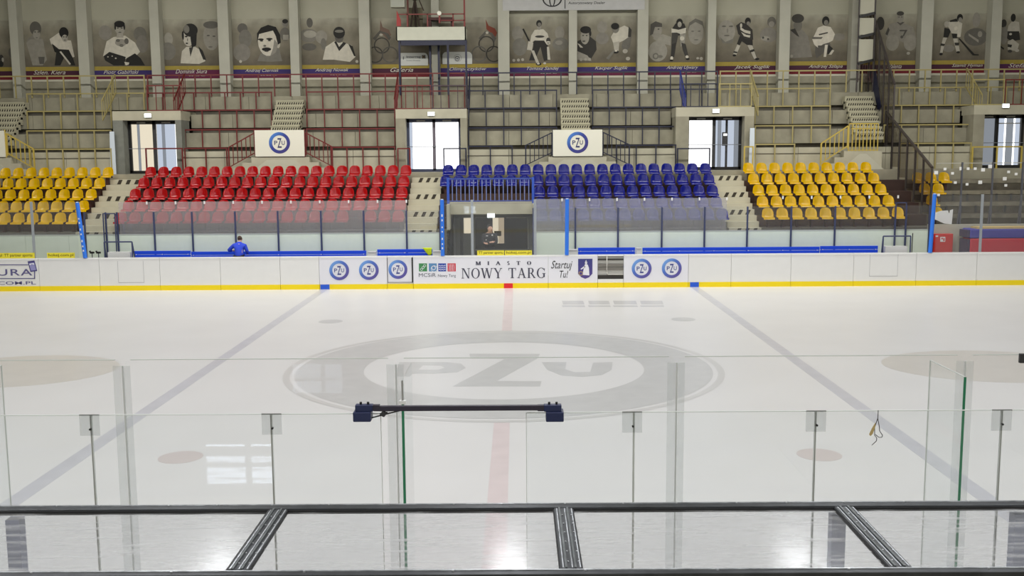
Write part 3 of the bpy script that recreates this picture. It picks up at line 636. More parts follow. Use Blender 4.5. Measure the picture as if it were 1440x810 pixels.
for u0, v0, u1, v1, lab in ((108.5, 285, 119.8, 361.5, 'leaning blue padded pole with white print at the left end of the left bench'), (621.5, 281, 622.5, 358, 'blue padded pole left of the man in black'),
                       (797.5, 280, 797, 357.5, 'plain blue padded pole right of the man in black'), (1314.5, 273, 1308, 352, 'blue padded pole beside the red hydrant cabinet')):
    p, q = at(u0, v0, YR - .05), at(u1, v1, YR - .05); q.z = zc + .016
    t = thing('padded_pole', lab, 'pole', q)
    MB().tube(q, p, .075, 14).build('pad', PADBLUE, t, smooth=False)
    MB().tube(p, p + Vector((0, 0, .03)), .05, 10).build('cap', WHITE, t)
    if u0 < 700:
        d = p - q
        for f in (.12, .2, .29, .42, .5, .62, .7): 
            c = q + d * f; MB().box(c.x - .022, c.x + .022, c.y - .083, c.y - .07, c.z, c.z + random.uniform(.05, .1)).build('print', WHITE, t)

# blue team benches
def bench(u0, u1, v0, lab):
    yb = 40.55; a, b = X(u0, 356, yb), X(u1, 356, yb); zt = Zu((u0 + u1) / 2, v0, yb); t = thing('team_bench', lab, 'bench', ((a + b) / 2, yb, .25), 'blue team benches')
    h = .15
    for k in range(2):
        MB().box(a, b, yb, yb + .05, zt - h * (k + 1) + .012, zt - h * k).build('back_slat', BENCHB, t, bevel=.012)
    MB().box(a, b, yb - .42, yb - .03, .68, .73).build('seat', BENCHB, t, bevel=.012)
    n = max(2, int((b - a) / 1.4))
    for k in range(n + 1):
        x = a + .1 + (b - a - .2) * k / n
        MB().box(x - .025, x + .025, yb + .05, yb + .1, .25, zt - .04).build('back_post', BENCHB, t)
        MB().box(x - .025, x + .025, yb - .4, yb - .34, .25, .68).build('leg', BENCHB, t)
        MB().box(x - .02, x + .02, yb - .006, yb, zt - .155, zt - .125).build('bolt', WHITE, t)
bench(188.5, 268, 352.8, 'short blue slatted bench at the outer end of the left bench line')
bench(268.7, 515, 353.2, 'long blue slatted bench behind the person in the blue jacket')
bench(530.5, 608, 350.5, 'short blue slatted bench with a yellow-green cloth on it')
bench(813, 893, 348.2, 'short blue slatted bench just right of the plain blue pole')
bench(903.5, 1152.5, 347.6, 'long blue slatted bench in the right bench line')
bench(1153.2, 1234.5, 345.8, 'short blue slatted bench at the outer end of the right bench line')
# yellow-green cloth hanging on the bench
p = at(600.5, 349, 40.5)
mb = MB(); vs = []; 
for j in range(6):
    for i in range(8):
        x = -.19 + .38 * i / 7; w = 1 - .12 * j
        vs.append((p.x + x * w + .02 * j, 40.52 - .015 * math.sin(i * 1.7 + j) - .01, p.z + .02 - .055 * j - (.05 * (1 - abs(i - 3.5) / 3.5)) * (j / 5)))
mb.add(vs, [(j * 8 + i, j * 8 + i + 1, j * 8 + i + 9, j * 8 + i + 8) for j in range(5) for i in range(7)])
c = mb.build('cloth', mat('cloth_lime', (208, 226, 30), .8), smooth=True); tag(c, 'yellow-green cloth hung over the short blue bench', 'cloth')
c.modifiers.new('s', 'SOLIDIFY').thickness = .012
# white ledges between the benches
for u0, u1, v0, lab in ((517, 528.5, 354.5, 'small white box between the two left benches'), (609, 620, 353.5, 'small white box beside the blue pole left of the man in black'), (799.5, 812, 351.5, 'small white box between the plain blue pole and the right bench'), (894.8, 902, 349.5, 'small white box between two right benches')):
    a, b = at(u0, v0, 40.2), at(u1, v0, 40.2)
    t = thing('ledge_box', lab, 'box', ((a.x + b.x) / 2, 40.3, .25), 'white ledge boxes'); MB().box(a.x, b.x, 40.2, 40.49, .25, a.z - .03).build('body', WHITE, t); MB().box(a.x, b.x, 40.19, 40.5, a.z - .03, a.z + .01).build('lid', mat('lid_grey', (200, 200, 205)), t)
# small training goal frames at the outer ends of the benches
def goal(u0, u1, vt, lab):
    y = 39.72; a, b = X(u0, 350, y), X(u1, 350, y); zt = Zu(u0, vt, y); t = thing('steel_stand', lab, 'stand', ((a + b) / 2, y, .25), 'dark frames')
    for x in (a, b):
        MB().tube((x, y, .25), (x, y, zt), .028).build('upright', NAVYPOST, t)
        MB().tube((x + (.10 if x == b else -.0), y + .28, .25), (x, y, zt), .028).build('brace', NAVYPOST, t)
    MB().tube((a, y, zt), (b, y, zt), .028).build('crossbar', NAVYPOST, t)
    MB().box(a + .1, b - .1, y + .03, y + .28, .25, Zu(u0, vt + 14.5, y)).build('white_block', WHITE, t)
goal(147, 186, 340.3, 'dark steel frame with a white block beside the left bench')
goal(1241.5, 1280, 332.2, 'dark steel frame with a white block beside the right bench')
p = at(1284, 328, 39.9); t = thing('hockey_stick', 'black hockey stick leaning on the right dark steel frame', 'hockey stick', (p.x - .15, 39.75, .25))
MB().tube((p.x - .1, 39.72, .3), (p.x, 39.93, p.z), .018).build('shaft', BLACK, t); MB().bar((p.x - .1, 39.72, .3), (p.x - .38, 39.62, .28), .02, .07).build('blade', BLACK, t)
for u in (129.5, 138.5):
    p = at(u, 356.5, 40.0); t = thing('equipment_hook', ('left' if u < 135 else 'right') + ' of two small black clamps left of the left steel frame', 'clamp', (p.x, 40, .25), 'black clamps')
    MB().tube((p.x, 40, .25), (p.x, 40, p.z), .02).build('stem', GREYST, t); MB().box(p.x - .08, p.x + .08, 39.97, 40.04, p.z, p.z + .07).box(p.x - .1, p.x - .06, 39.97, 40.04, p.z + .05, p.z + .11).build('jaw', BLACK, t)
# right end: hydrant cabinet, foam mats, low wall, white sheet
YE = 41.3
a, b = at(1313.5, 329, YE), at(1339.5, 352, YE)
t = thing('hydrant_cabinet', 'red wall cabinet with a small white pictogram beside the blue pole', 'cabinet', ((a.x + b.x) / 2, YE, .25))
MB().box(a.x, b.x, YE, YE + .2, .25, a.z).build('body', mat('cabinet_red', (206, 48, 46), .45), t, bevel=.01)
MB().box(a.x + .03, b.x - .03, YE - .015, YE, .3, a.z - .03).build('door', mat('cabinet_red', (206, 48, 46), .45), t)
c = at(1325.5, 336.5, YE); pg = MB().box(c.x - .1, c.x + .1, YE - .02, YE - .015, c.z - .1, c.z + .1).build('pictogram', WHITE, t)
MB().box(c.x - .06, c.x + .0, YE - .024, YE - .02, c.z - .0, c.z + .06).box(c.x + .02, c.x + .07, YE - .024, YE - .02, c.z - .07, c.z + .05).build('symbol', mat('cabinet_red', (206, 48, 46)), pg)
MB().box(a.x + .06, a.x + .16, YE - .02, YE - .015, a.z - .12, a.z - .06).build('label_plate', WHITE, t)
x1_ = X(1306, 330, 41.55)
struct(MB().box(x1_, XR, 41.55, 41.74, .25, Z(319.5, 41.55)), 'wall_stand_front', mat('low_wall_pale', (186, 182, 166), .7, var=.06))
a, b = at(1362, 323, 40.9), at(1520, 349, 40.9); z1, z2, z3 = a.z, Z(337, 40.9) , .25
for z0_, z1_, m_, lab, xo in ((Z(339, 40.9), Z(326, 40.9), mat('mat_blue', (76, 74, 160), .7), 'blue foam mat lying on the red mat by the far right boards', 0.), (.62, Z(339, 40.9) - .004, mat('mat_red', (206, 56, 72), .7), 'red foam mat lying under the blue mat by the far right boards', .02)):
    t = thing('foam_mat', lab, 'mat', ((a.x + b.x) / 2, 41.1, z0_), 'stacked foam mats')
    MB().box(a.x + xo, b.x, 40.7, 41.5, z0_, z1_).build('padding', m_, t, bevel=.04)
    MB().box(a.x + xo - .12, a.x + xo - .0, 40.75, 41.45, z0_ + .05, z1_ - .04).build('end_flap', mat('mat_flap', (66, 58, 84), .7), t)
t = thing('mat_trolley', 'low trolley with tan board top under the foam mats', 'trolley', ((a.x + b.x) / 2, 41.1, .25))
MB().box(a.x, b.x, 40.72, 41.48, .5, .615).build('deck', mat('mat_navy', (56, 60, 110)), t)
for x in (a.x + .3, b.x - .3): MB().tube((x, 40.8, .37), (x, 40.86, .37), .12, 16).build('wheel', BLACK, t)
for x in (a.x + .3, b.x - .3): MB().box(x - .03, x + .03, 40.8, 40.9, .36, .5).build('fork', DARK, t)
c = MB().box(a.x + .3, b.x, 40.78, 41.4, Z(326, 40.9) + .004, Z(323.3, 40.9)).build('plywood_sheet', mat('ply_tan', (206, 180, 122), .7, var=.1), loc=((a.x + b.x) / 2, 41.1, Z(326, 40.9))); tag(c, 'tan plywood sheet lying on top of the blue mat', 'board')
q = [at(u, v, YE + .3) for u, v in ((1315, 300), (1324, 297), (1333, 296.5), (1333.5, 300), (1335.5, 300), (1336, 296.5), (1340, 295), (1338, 316), (1328, 315), (1314.5, 309))]
zs = Z(319.5, 41.55); dz = max(0, zs - min(p.z for p in q))
c = MB().prism([(p.x, p.z + dz) for p in q], 41.58, 41.62).build('plastic_sheet', WHITE, loc=(q[0].x, 41.6, zs)); tag(c, 'white cut plastic sheet standing on the wall above the red cabinet', 'sheet')
# tall guard panels at the right end with white tags
yq = 41.66; us = [1313, 1351, 1394, 1436, 1480, 1560]
for k, (ua, ub) in enumerate(zip(us, us[1:])):
    A, B = X(ua, 280, yq), X(ub, 280, yq); z0 = Z(319.5, 41.55); zt = Z(233.2, yq)
    t = thing('guard_screen', f'{ORD[k + 1]} tall clear guard screen from the blue pole at the right end', 'glass screen', ((A + B) / 2, yq, z0), 'tall guard screens')
    pane(t, A + .04, B - .04, yq, z0, zt, G_CLEAR)
    MB().box(B - .03, B + .03, yq - .03, yq + .04, z0, zt + .02).build('post', GREYST, t)
    MB().bar((B - .1, yq - .02, z0), (B, yq - .02, z0 + 1.2), .04).build('brace', GREYST, t)
    MB().box(A + .04, B - .04, yq - .012, yq + .02, zt - .03, zt).build('top_trim', mat('trim_pale', (170, 168, 158)), t)
for k, (u, v) in enumerate(((1316.5, 242.5), (1329, 237.5), (1339.5, 243.5), (1352, 236.8), (1361.5, 237), (1371.5, 237), (1382.5, 238.5), (1343.5, 256.5), (1360, 259), (1378.5, 256), (1418.5, 241.5), (1429, 244.5), (1413, 251), (1320, 274), (1414.5, 260.5), (1392.5, 233.8))):
    p = at(u, v, yq - .012); r = .055 if k % 3 else .075
    c = MB().box(p.x - r, p.x + r, yq - .012, yq - .002, p.z - r, p.z + r * .8).build('tape_patch', WHITE, loc=(p.x, yq - .005, p.z - r)); tag(c, 'small white tape patch stuck on the tall guard screens', 'tape', 'white tape patches')
# blue fence above the tunnel
yf = 42.6; a, b = XT0 - .1, XT1 + .02; z0, z1 = Z(286, 42.55), Z(250, yf)
t = thing('balustrade', 'blue balustrade above the tunnel, in front of the blue seats', 'railing', ((a + b) / 2, yf, z0))
FB = mat('fence_blue', (52, 72, 150), .5)
MB().box(a, b, yf - .03, yf + .03, z1 - .06, z1).build('top_rail', FB, t); MB().box(a, b, yf - .02, yf + .02, z0 + .08, z0 + .13).build('bottom_rail', FB, t)
for x in (a, b): MB().box(x - .05, x + .05, yf - .05, yf + .05, z0, z1 + .02).build('post', mat('fence_post_blue', (46, 82, 178), .5), t)
n = 19; g0 = None
for k in range(n):
    x = a + (b - a) * (k + 1) / (n + 1)
    if g0 is None: g0 = MB().box(x - .018, x + .018, yf - .018, yf + .018, z0 + .13, z1 - .06).build('baluster', mat('baluster_pale_blue', (110, 124, 176), .5), t, loc=(x, yf, z0))
    else: share(g0, 'baluster', t, (x, yf, z0))

# ------------------------------------------------------------------ upper terraces
PORT = [(X(160, 200, YP), X(256, 200, YP)), (X(557, 200, YP), X(657, 200, YP)), (X(950, 195, YP), X(1060, 195, YP)), (X(1368, 190, YP), X(1475, 190, YP))]
SEG = [(XL, PORT[0][0]), (PORT[0][1], PORT[1][0]), (PORT[1][1], PORT[2][0]), (PORT[2][1], PORT[3][0]), (PORT[3][1], XR)]
FZ = [(Z(b, y), Z(a, y)) for (a, b), y in zip(FACE_V, FACE_Y)]      # (bottom, top) of each slab face
FZ[0] = (Z_WALK, FZ[0][1])
for k in range(4):
    segs = SEG if k < 3 else [(XL, XR)]
    z0, z1 = FZ[k]; y = FACE_Y[k]
    for a, b in segs:
        nx = max(1, round((b - a) / 2.1))
        struct(MB().box(a, b, y + .22, y + 1.05, (Z_WALK if k < 3 else FZ[2][1] - .02), z1 - .1), 'terrace_riser', CONC_D)  # darker concrete paints in the shade of the recess under each slab
        for q in range(nx):
            xa = a + (b - a) * q / nx; xb = a + (b - a) * (q + 1) / nx
            struct(MB().box(xa + .008, xb - .008, y, y + 1.1, z1 - .12, z1).box(xa + .008, xb - .008, y, y + .16, z0, z1 - .12), 'terrace_slab', CONC_L if k == 0 else CONC)
z_top = FZ[3][1]
for a, b in SEG:                                            # seam ledge along the lowest face
    struct(MB().box(a, b, FACE_Y[0] - .03, FACE_Y[0], Z(218, 47) - .03, Z(218, 47)), 'trim_ledge', mat('ledge_dark_grey', (96, 92, 80)))  # drawn darker than the slab faces
struct(MB().box(XL, XR, 50.5, YW, z_top - .35, z_top), 'floor_gallery_top', CONC)
struct(MB().box(XL, XR, YW - .14, YW, z_top, Z(110.5, YW)), 'wall_plinth', CONC)
struct(MB().box(XL, XR, YW - .16, YW, Z(110.5, YW), Z(107.6, YW)), 'trim_plinth', mat('plinth_pale', (196, 192, 174), .8))
# portals with glazed doors
for k, (a, b) in enumerate(PORT):
    zl0, zl1 = Z(165.5, YP), Z(152.5, YP)
    struct(MB().box(a, b, YP, 48.45, zl0, zl1), 'beam_portal', CONC_L)
    struct(MB().box(a, b, 48.45, 49.4, zl1 - .2, zl1), 'floor_portal', CONC)
    x0, x1 = [(X(182, 210, 47.8), X(254.5, 210, 47.8)), (X(573, 210, 47.9), X(649, 210, 47.9)), (X(964.5, 205, 47.9), X(1041.5, 205, 47.9)), (X(1374, 200, 47.8), X(1438, 200, 47.8))][k]
    for c, d in ((a, x0), (x1, b)):
        if d > c: struct(MB().box(c, d, YP, 48.3, Z_WALK, zl0), 'wall_portal', CONC if k else mat('portal_jamb_grey', (120, 122, 114), .8, var=.1))
    yd = 47.75; zb, zt = Z_WALK + .06, zl0
    d = struct(MB().box(x0, x1, yd, yd + .12, zb - .06, zb + .08).box(x0, x1, yd, yd + .12, zt - .16, zt).box(x0, x0 + .12, yd, yd + .12, zb, zt).box(x1 - .12, x1, yd, yd + .12, zb, zt),
               f'door_{k + 3}', [BLACK, mat('door_frame_blue_grey', (66, 72, 96)), BLACK, BLACK][k])
    xm = (x0 + x1) / 2 + (0, 0, .0, -.18)[k]
    MB().box(xm - .07, xm + .07, yd, yd + .12, zb, zt).build('middle_stile', [DARK, mat('door_stile', (104, 98, 108)), DARK, BLACK][k], d)
    zh = Z(205.5, yd); MB().bar((x0, yd - .05, zh), (x1, yd - .05, zh), .03).build('push_bar', mat('bar_grey', (120, 124, 130), .4), d)
    for xa, xb in ((x0 + .12, xm - .07), (xm + .07, x1 - .12)):
        MB().box(xa, xb, yd + .05, yd + .06, zb + .08, zt - .16).build('glass_leaf', G_CLEAR, d)
        MB().box((xa + xb) / 2 - .2, (xa + xb) / 2 + .2, yd - .03, yd, zt - .12, zt - .06).build('door_closer', mat('closer_grey', (150, 150, 146)), d)
    # what lies beyond: the bright foyer windows
    yb_ = 48.12
    looks = [[(0, .12, DAYB), (.12, .17, DAYG), (.17, .5, DAYB), (.5, .6, DAYC), (.6, .66, DAYG), (.66, .86, DAYC), (.86, 1, DAYW)],
             [(0, .09, DAYC), (.09, 1, DAYW)],
             [(0, .52, DAYW), (.52, .6, DAYC), (.6, .66, DAYG), (.66, .74, DAYC), (.74, .78, DARK), (.78, .9, DAYC), (.9, 1, DAYG)],
             [(0, .42, DAYG), (.42, .5, DAYG), (.5, .66, DAYC), (.66, .7, DAYW), (.7, .86, DAYG), (.86, .9, DAYW), (.9, 1, DAYC)]][k]
    wnd = struct(MB().box(x0, x1, yb_ + .03, yb_ + .05, zb, zt), f'window_{k + 2}', DARK)
    for f0, f1, m_ in looks: MB().box(x0 + (x1 - x0) * f0, x0 + (x1 - x0) * f1 - .015, yb_, yb_ + .03, zb, zt - .05).build('bright_pane', m_, wnd)
    if k == 3:
        for v in (178,): MB().box(x0 + (x1 - x0) * .5, x1, yb_ - .02, yb_, Z(v + 1, yb_), Z(v - .5, yb_)).build('glazing_bar', WHITE, wnd)
    if k == 2:
        cx_ = x0 + (x1 - x0) * .72
        MB().box(cx_ - .12, cx_ + .14, yb_ - .06, yb_ - .02, Z(207, yb_), Z(188, yb_)).build('phone_box', DARK, wnd); MB().box(cx_ - .06, cx_ + .1, yb_ - .065, yb_ - .06, Z(193, yb_), Z(190, yb_)).build('lamp_face', DAYW, wnd)
    struct(MB().box(x0, x1, 48.2, 48.3, Z_WALK, zt), 'wall_foyer', PLASTER)
for u, v, lab in ((208.5, 162.5, 'lit exit sign over the left doorway, between yellow and red seats'), (606.5, 160.2, 'lit exit sign over the brightest doorway, between red and blue seats'), (1006.5, 156, 'lit exit sign over the doorway between blue and yellow seats'), (1413.5, 148.8, 'lit exit sign over the doorway at the far right')):
    exit_sign(u, v, YP - .01, .32, .19, lab)
# white leaning panels beside the portals
for u0, v0, u1, v1, lab in ((154, 185, 163, 237, 'tall white panel leaning by the left doorway'), (1055, 180, 1061, 226, 'tall white panel leaning by the doorway right of the blue seats')):
    a, b = at(u0, v0, 46.9), at(u1, v1, 46.9)
    c = MB().prism([(a.x, a.z), (a.x + .2, a.z), (b.x, Z_WALK), (b.x - .26, Z_WALK)], 46.9, 46.95).build('leaning_panel', mat('panel_blue_white', (206, 216, 226), .5), loc=((a.x + b.x) / 2, 46.92, Z_WALK)); tag(c, lab, 'panel', 'leaning white panels')

# ------------------------------------------------------------------ railings
_pc = {}
def post_at(t, x, y, z0, z1, r, m_, name='post'):
    key = (round(z1 - z0, 3), r, m_.name, name)
    if key in _pc: return share(_pc[key], name, t, (x, y, z0))
    o = MB().box(x - r, x + r, y - r, y + r, z0, z1).build(name, m_, t, loc=(x, y, z0)); _pc[key] = o; return o
def railing(xa, xb, y, zt, zb, m_, lab, step=.72, mid=False, rad=.026):
    t = thing('terrace_railing', lab, 'railing', ((xa + xb) / 2, y, zb), 'terrace railings')
    MB().box(xa, xb, y - .025, y + .025, zt - .06, zt).build('top_rail', m_, t)
    if mid: MB().box(xa, xb, y - .02, y + .02, zt - .2, zt - .16).build('mid_rail', m_, t)
    n = max(1, int((xb - xa) / step))
    for k in range(n + 1): post_at(t, xa + .03 + (xb - xa - .06) * k / n, y, zb, zt - .06, rad, m_)
    return t
SECT = [('left yellow', YSTEEL, -230, 203), ('red', RSTEEL, 206, 654), ('blue', BSTEEL, 656, 1010), ('right yellow', YSTEEL, 1012, 1480)]
AIS = [(11, 22), (406.5, 20), (808, 20.5), (1205, 33)]       # centre and half width (px) of each upper stair
BLK = [(-230, 157), (259, 556), (658, 951), (1061, 1366)]    # clear run between portals
RV = [('topmost', 101.5, 132, 49.35), ('second', 126.5, 155, 49.3), ('third', 151.2, 181, 48.5), ('fourth', 178.6, 207, 47.7), ('lowest', 204.6, 240, 46.93)]
def row_z(v, u, Y): return Z(v, Y)
for s, (nm, m_, ua, ub) in enumerate(SECT):
    v = 101.5; railing(X(ua, v, 49.35), X(ub, v, 49.35), 49.36, Z(v, 49.36), z_top, m_, f'topmost {nm} railing below the mural panels', step=.74)
    for (w, v, vb, y) in RV[1:]:
        c, h = AIS[s]; b0, b1 = BLK[s]
        ra, rb = (b0, c - h - 4), (c + h + 4, b1)
        if w == 'second': ra, rb = (ua, c - h - 4), (c + h + 4, ub)
        if w == 'lowest': ra, rb = (b0, c - 87 if s else -76), (c + (58 if s < 3 and s else (31 if s == 0 else 60)), b1)
        zb = {'second': FZ[3][0], 'third': FZ[2][0], 'fourth': FZ[1][0], 'lowest': Z_WALK}[w]
        for side, (p, q) in (('left', ra), ('right', rb)):
            if q - p < 8: continue
            railing(X(p, v, y), X(q, v, y), y - .03, Z(v, y), zb, m_, f'{w} {nm} terrace railing from the top, {side} of the stairs', step=.72)
for u0, u1, m_, lab in ((204, 257, RSTEEL, 'short dark red rail in front of the left doorway'), (558.5, 577, RSTEEL, 'short dark red rail at the left side of the brightest doorway'),
                        (623, 656, BSTEEL, 'short navy rail at the right side of the brightest doorway'), (952, 999, BSTEEL, 'short navy rail in front of the doorway right of the blue seats'),
                        (1046, 1060, YSTEEL2, 'short yellow rail at the right side of the doorway beside the yellow seats'), (1367, 1438, YSTEEL2, 'yellow rail in front of the far right doorway')):
    railing(X(u0, 206, 46.55), X(u1, 206, 46.55), 46.55, Zu((u0 + u1) / 2, 205.5 if u0 > 1000 else 208, 46.55), Z_WALK, m_, lab, step=1.1, rad=.03)
# baluster guards above the portals
def guard(u0, u1, vt, vb, m_, lab, step=.36, y=YP - .0):
    a, b = X(u0, vt, y), X(u1, vt, y); z1, z0 = Zu((u0 + u1) / 2, vt, y), Z(152.5, y)
    t = thing('baluster_guard', lab, 'railing', ((a + b) / 2, y, z0), 'baluster guards over the doorways')
    yy = y + .06
    MB().box(a, b, yy - .025, yy + .025, z1 - .05, z1).build('top_rail', m_, t); MB().box(a, b, yy - .02, yy + .02, z0 + .0, z0 + .05).build('bottom_rail', m_, t)
    n = max(2, int((b - a) / step))
    for k in range(n + 1): post_at(t, a + .02 + (b - a - .04) * k / n, yy, z0 + .05, z1 - .05, .016, m_, 'baluster')
guard(205, 255.5, 119.5, 152.5, RSTEEL, 'dark red baluster guard above the left doorway')
guard(557.5, 606, 119.5, 152.5, RSTEEL, 'dark red half of the baluster guard above the brightest doorway')
guard(607, 656, 119.5, 152.5, mat('guard_plum', (62, 44, 52), .5), 'plum half of the baluster guard above the brightest doorway')
guard(959, 1009, 117, 152, BSTEEL, 'navy baluster guard above the doorway right of the blue seats')
guard(1011, 1058, 117, 152, YSTEEL, 'yellow baluster guard above the doorway right of the blue seats', .5)
guard(1415, 1474, 111, 152, RSTEEL, 'dark red baluster guard above the far right doorway')
guard(1369, 1414, 111, 152, YSTEEL, 'yellow baluster guard above the far right doorway', .5)
# slanting side guards that run back beside the portals
def side_guard(x, m_, lab):
    y0, y1 = YP + .05, 48.95
    t = thing('side_guard', lab, 'railing', (x, (y0 + y1) / 2, FZ[1][1]), 'slanting side guards')
    zt0, zt1 = Z(168, YP) + .95, Z(101.5, 49.35)
    MB().bar((x, y0, zt0), (x, y1, zt1), .05).build('top_rail', m_, t); MB().bar((x, y0, zt0 - .85), (x, y1, zt1 - .85), .05).build('bottom_rail', m_, t)
    for k in range(8):
        f = k / 7; y = y0 + (y1 - y0) * f; z = zt0 + (zt1 - zt0) * f
        MB().bar((x, y, z), (x, y, z - .85), .03).build('baluster', m_, t)
SGU = [(144, 245), (555, 659), (964, 1066), (1380, None)]
for (a, b), (m0, n0), (m1, n1), w in zip(PORT, ((YSTEEL, 'yellow'), (RSTEEL, 'dark red'), (mat('guard_blue', (42, 54, 128), .5), 'blue'), (YSTEEL, 'yellow')), ((RSTEEL, 'dark red'), (BSTEEL, 'navy'), (YSTEEL, 'yellow'), (RSTEEL, 'dark red')), ('left doorway', 'brightest doorway', 'doorway right of the blue seats', 'far right doorway')):
    ul, ur = SGU.pop(0); side_guard(X(ul, 172, YP), m0, f'slanting {n0} guard on the left side of the {w}')
    if ur: side_guard(X(ur, 172, YP), m1, f'slanting {n1} guard on the right side of the {w}')
# stairs up the middle of each block, with dotted treads, and the landing below them
def upstairs(u, hw, lab, dv=0):
    xa, xb = X(u - hw, 160, 48.6), X(u + hw, 160, 48.6)
    t = thing('terrace_stairs', lab, 'stairs', ((xa + xb) / 2, 47.3, FZ[0][1]), 'dotted terrace stairs')
    n = 11; ztop = Z(139, 49.0); zbot = FZ[0][1] - .30; y0, y1 = 46.4, 49.1
    for k in range(n):
        z1 = ztop - (ztop - zbot) * (k) / n; z0 = ztop - (ztop - zbot) * (k + 1) / n; y = y1 - (y1 - y0) * (k + 1) / n
        if y < 46.9: continue
        st = MB().box(xa, xb, y, y + .45, z0 - .1, z1 - .05).box(xa, xb, y - .03, y + .45, z1 - .05, z1).build('step', mat('stair_pale', (178, 174, 150), .8), t)
        d = MB()
        for q in range(12):
            x = xa + (xb - xa) * (q + .6) / 12.2
            d.prism([(x, z0 + .045), (x + .055, z0 + .045), (x + .09, z0 + .15), (x + .035, z0 + .15)], y - .006, y + .002)
        d.build('hole_pattern', mat('stair_dots', (40, 35, 28), .8), st)
upstairs(11, 21, 'pale dotted stairs up the middle of the left yellow terrace')
upstairs(406.5, 19.5, 'pale dotted stairs up the middle of the red terrace')
upstairs(808, 20, 'pale dotted stairs up the middle of the blue terrace')
upstairs(1209, 19, 'pale dotted stairs beside the partition fence in the right yellow terrace')
def landing(u0, u1, v0, v1, m_, lab, sign=True, left=True, right=True, nm=''):
    y = 46.35; a, b = X(u0, v0, y), X(u1, v0, y); z1, z0 = Zu((u0 + u1) / 2, v0, y), Zu((u0 + u1) / 2, v1, y)
    t = thing('stair_landing', f'pale concrete landing with stepped sides below the {nm} terrace stairs', 'landing', ((a + b) / 2, y + .3, Z_WALK), 'concrete landings')
    zl = z0 - .03
    MB().box(a - .2, b + .2, y + .02, 46.88, Z_WALK, zl).build('platform', CONC_L, t)
    for s, on in ((-1, left), (1, right)):
        if not on: continue
        for k in range(2):
            xe = (a - .2) if s < 0 else (b + .2); x0 = xe + s * .42 * k; x1 = xe + s * .42 * (k + 1)
            MB().box(min(x0, x1), max(x0, x1), y + .02, 46.88, Z_WALK, zl - (zl - Z_WALK) * (k + 1) / 3).build('side_step', CONC_L, t)
    MB().prism([(a - .3, Z_WALK), (a + .5, zl - .12), (b - .5, zl - .12), (b + .3, Z_WALK)], y + .012, y + .02).build('face_panel', mat('landing_face', (184, 182, 164), .8), t)
    for s, on in (('left', left), ('right', right)):
        if not on: continue
        xe = a - .04 if s == 'left' else b + .04; d = -1.18 if s == 'left' else 1.18
        r = thing('stair_railing', f'{lab} sloping railing on the {s} side of the {nm} landing', 'railing', (xe, y + .08, zl), 'sloping landing railings')
        p, q = Vector((xe, y + .08, z1 - .12)), Vector((xe + d, y + .08, Z(204.6, y)))
        MB().bar(p, q, .05).build('top_rail', m_, r); MB().bar(p - Vector((0, 0, .88)), q - Vector((0, 0, .88)), .04).build('bottom_rail', m_, r)
        for k in range(7):
            c = p.lerp(q, k / 6); MB().bar(c, c - Vector((0, 0, .88 if k not in (0, 6) else 1.0)), .035 if k not in (0, 6) else .06).build('baluster' if k not in (0, 6) else 'post', m_, r)
    if sign:
        sg = thing('sign_board', f'white hanging sign with a round blue ring logo above the {nm} seats', 'sign', ((a + b) / 2, y - .04, z0), 'white ring logo signs')
        MB().box(a, b, y - .04, y, z0, z1).build('board', mat('sign_white', (224, 222, 206), .5), sg)
        roundel(sg, (a + b) / 2, (z0 + z1) / 2 + .02, .475, y - .042, ringm=RINGD, ink=mat('logo_ink_dark', (38, 44, 100)))
        for s in (a, b): MB().box(s - .03, s + .03, y + .005, y + .05, zl, z1 + .04).build('frame_post', m_, sg)
    else:
        g = thing('landing_guard', 'yellow baluster guard on the landing beside the partition fence', 'railing', ((a + b) / 2, y, zl))
        MB().box(a, b, y + .05, y + .1, z1 - .05, z1).build('top_rail', m_, g); MB().box(a + .1, b - .1, y + .05, y + .09, z1 - .27, z1 - .22).build('mid_rail', m_, g)
        MB().box(a, b, y + .05, y + .09, zl + .02, zl + .06).build('bottom_rail', m_, g)
        for k in range(9): post_at(g, a + (b - a) * k / 8, y + .075, zl + .0, z1 - .05, .02, m_, 'baluster')
landing(358, 427.5, 183, 220, RSTEEL, 'dark red', nm='red')
landing(777.5, 847, 182.5, 219.5, BSTEEL, 'navy', nm='blue')
landing(-63, 6, 184, 221, YSTEEL2, 'yellow', nm='left yellow')
landing(1195, 1236, 173, 211.5, YSTEEL2, 'yellow', sign=False, right=False, nm='right yellow')

# ------------------------------------------------------------------ back wall: pillars and mural panels
PU = [(-88, -78), (11, 22.5), (106, 121), (209, 222), (305, 320), (406, 418.5), (504, 519), (606, 617), (700, 716), (800, 811.5), (897, 912), (996, 1007.5), (1097, 1112), (1199, 1212), (1297, 1313.5), (1396, 1410), (1495, 1508)]
PX = [(X(a, 10, YPIL), X(b, 10, YPIL)) for a, b in PU]
for a, b in PX:
    struct(MB().box(a, b, YPIL, YW, z_top, 15), 'pillar', PILLAR)
MV = (23.5, 89.3, 95, 107.2)
YM = YW - .04
mz = [Z(v, YM) for v in MV]
MBASE = mat('mural_print', (118, 112, 98), .85, var=.22, vscale=1.4)
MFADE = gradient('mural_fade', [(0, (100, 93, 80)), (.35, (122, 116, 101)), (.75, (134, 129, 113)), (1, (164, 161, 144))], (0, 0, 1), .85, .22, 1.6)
MGOLD = mat('mural_gold', (158, 140, 62), .8, var=.08)
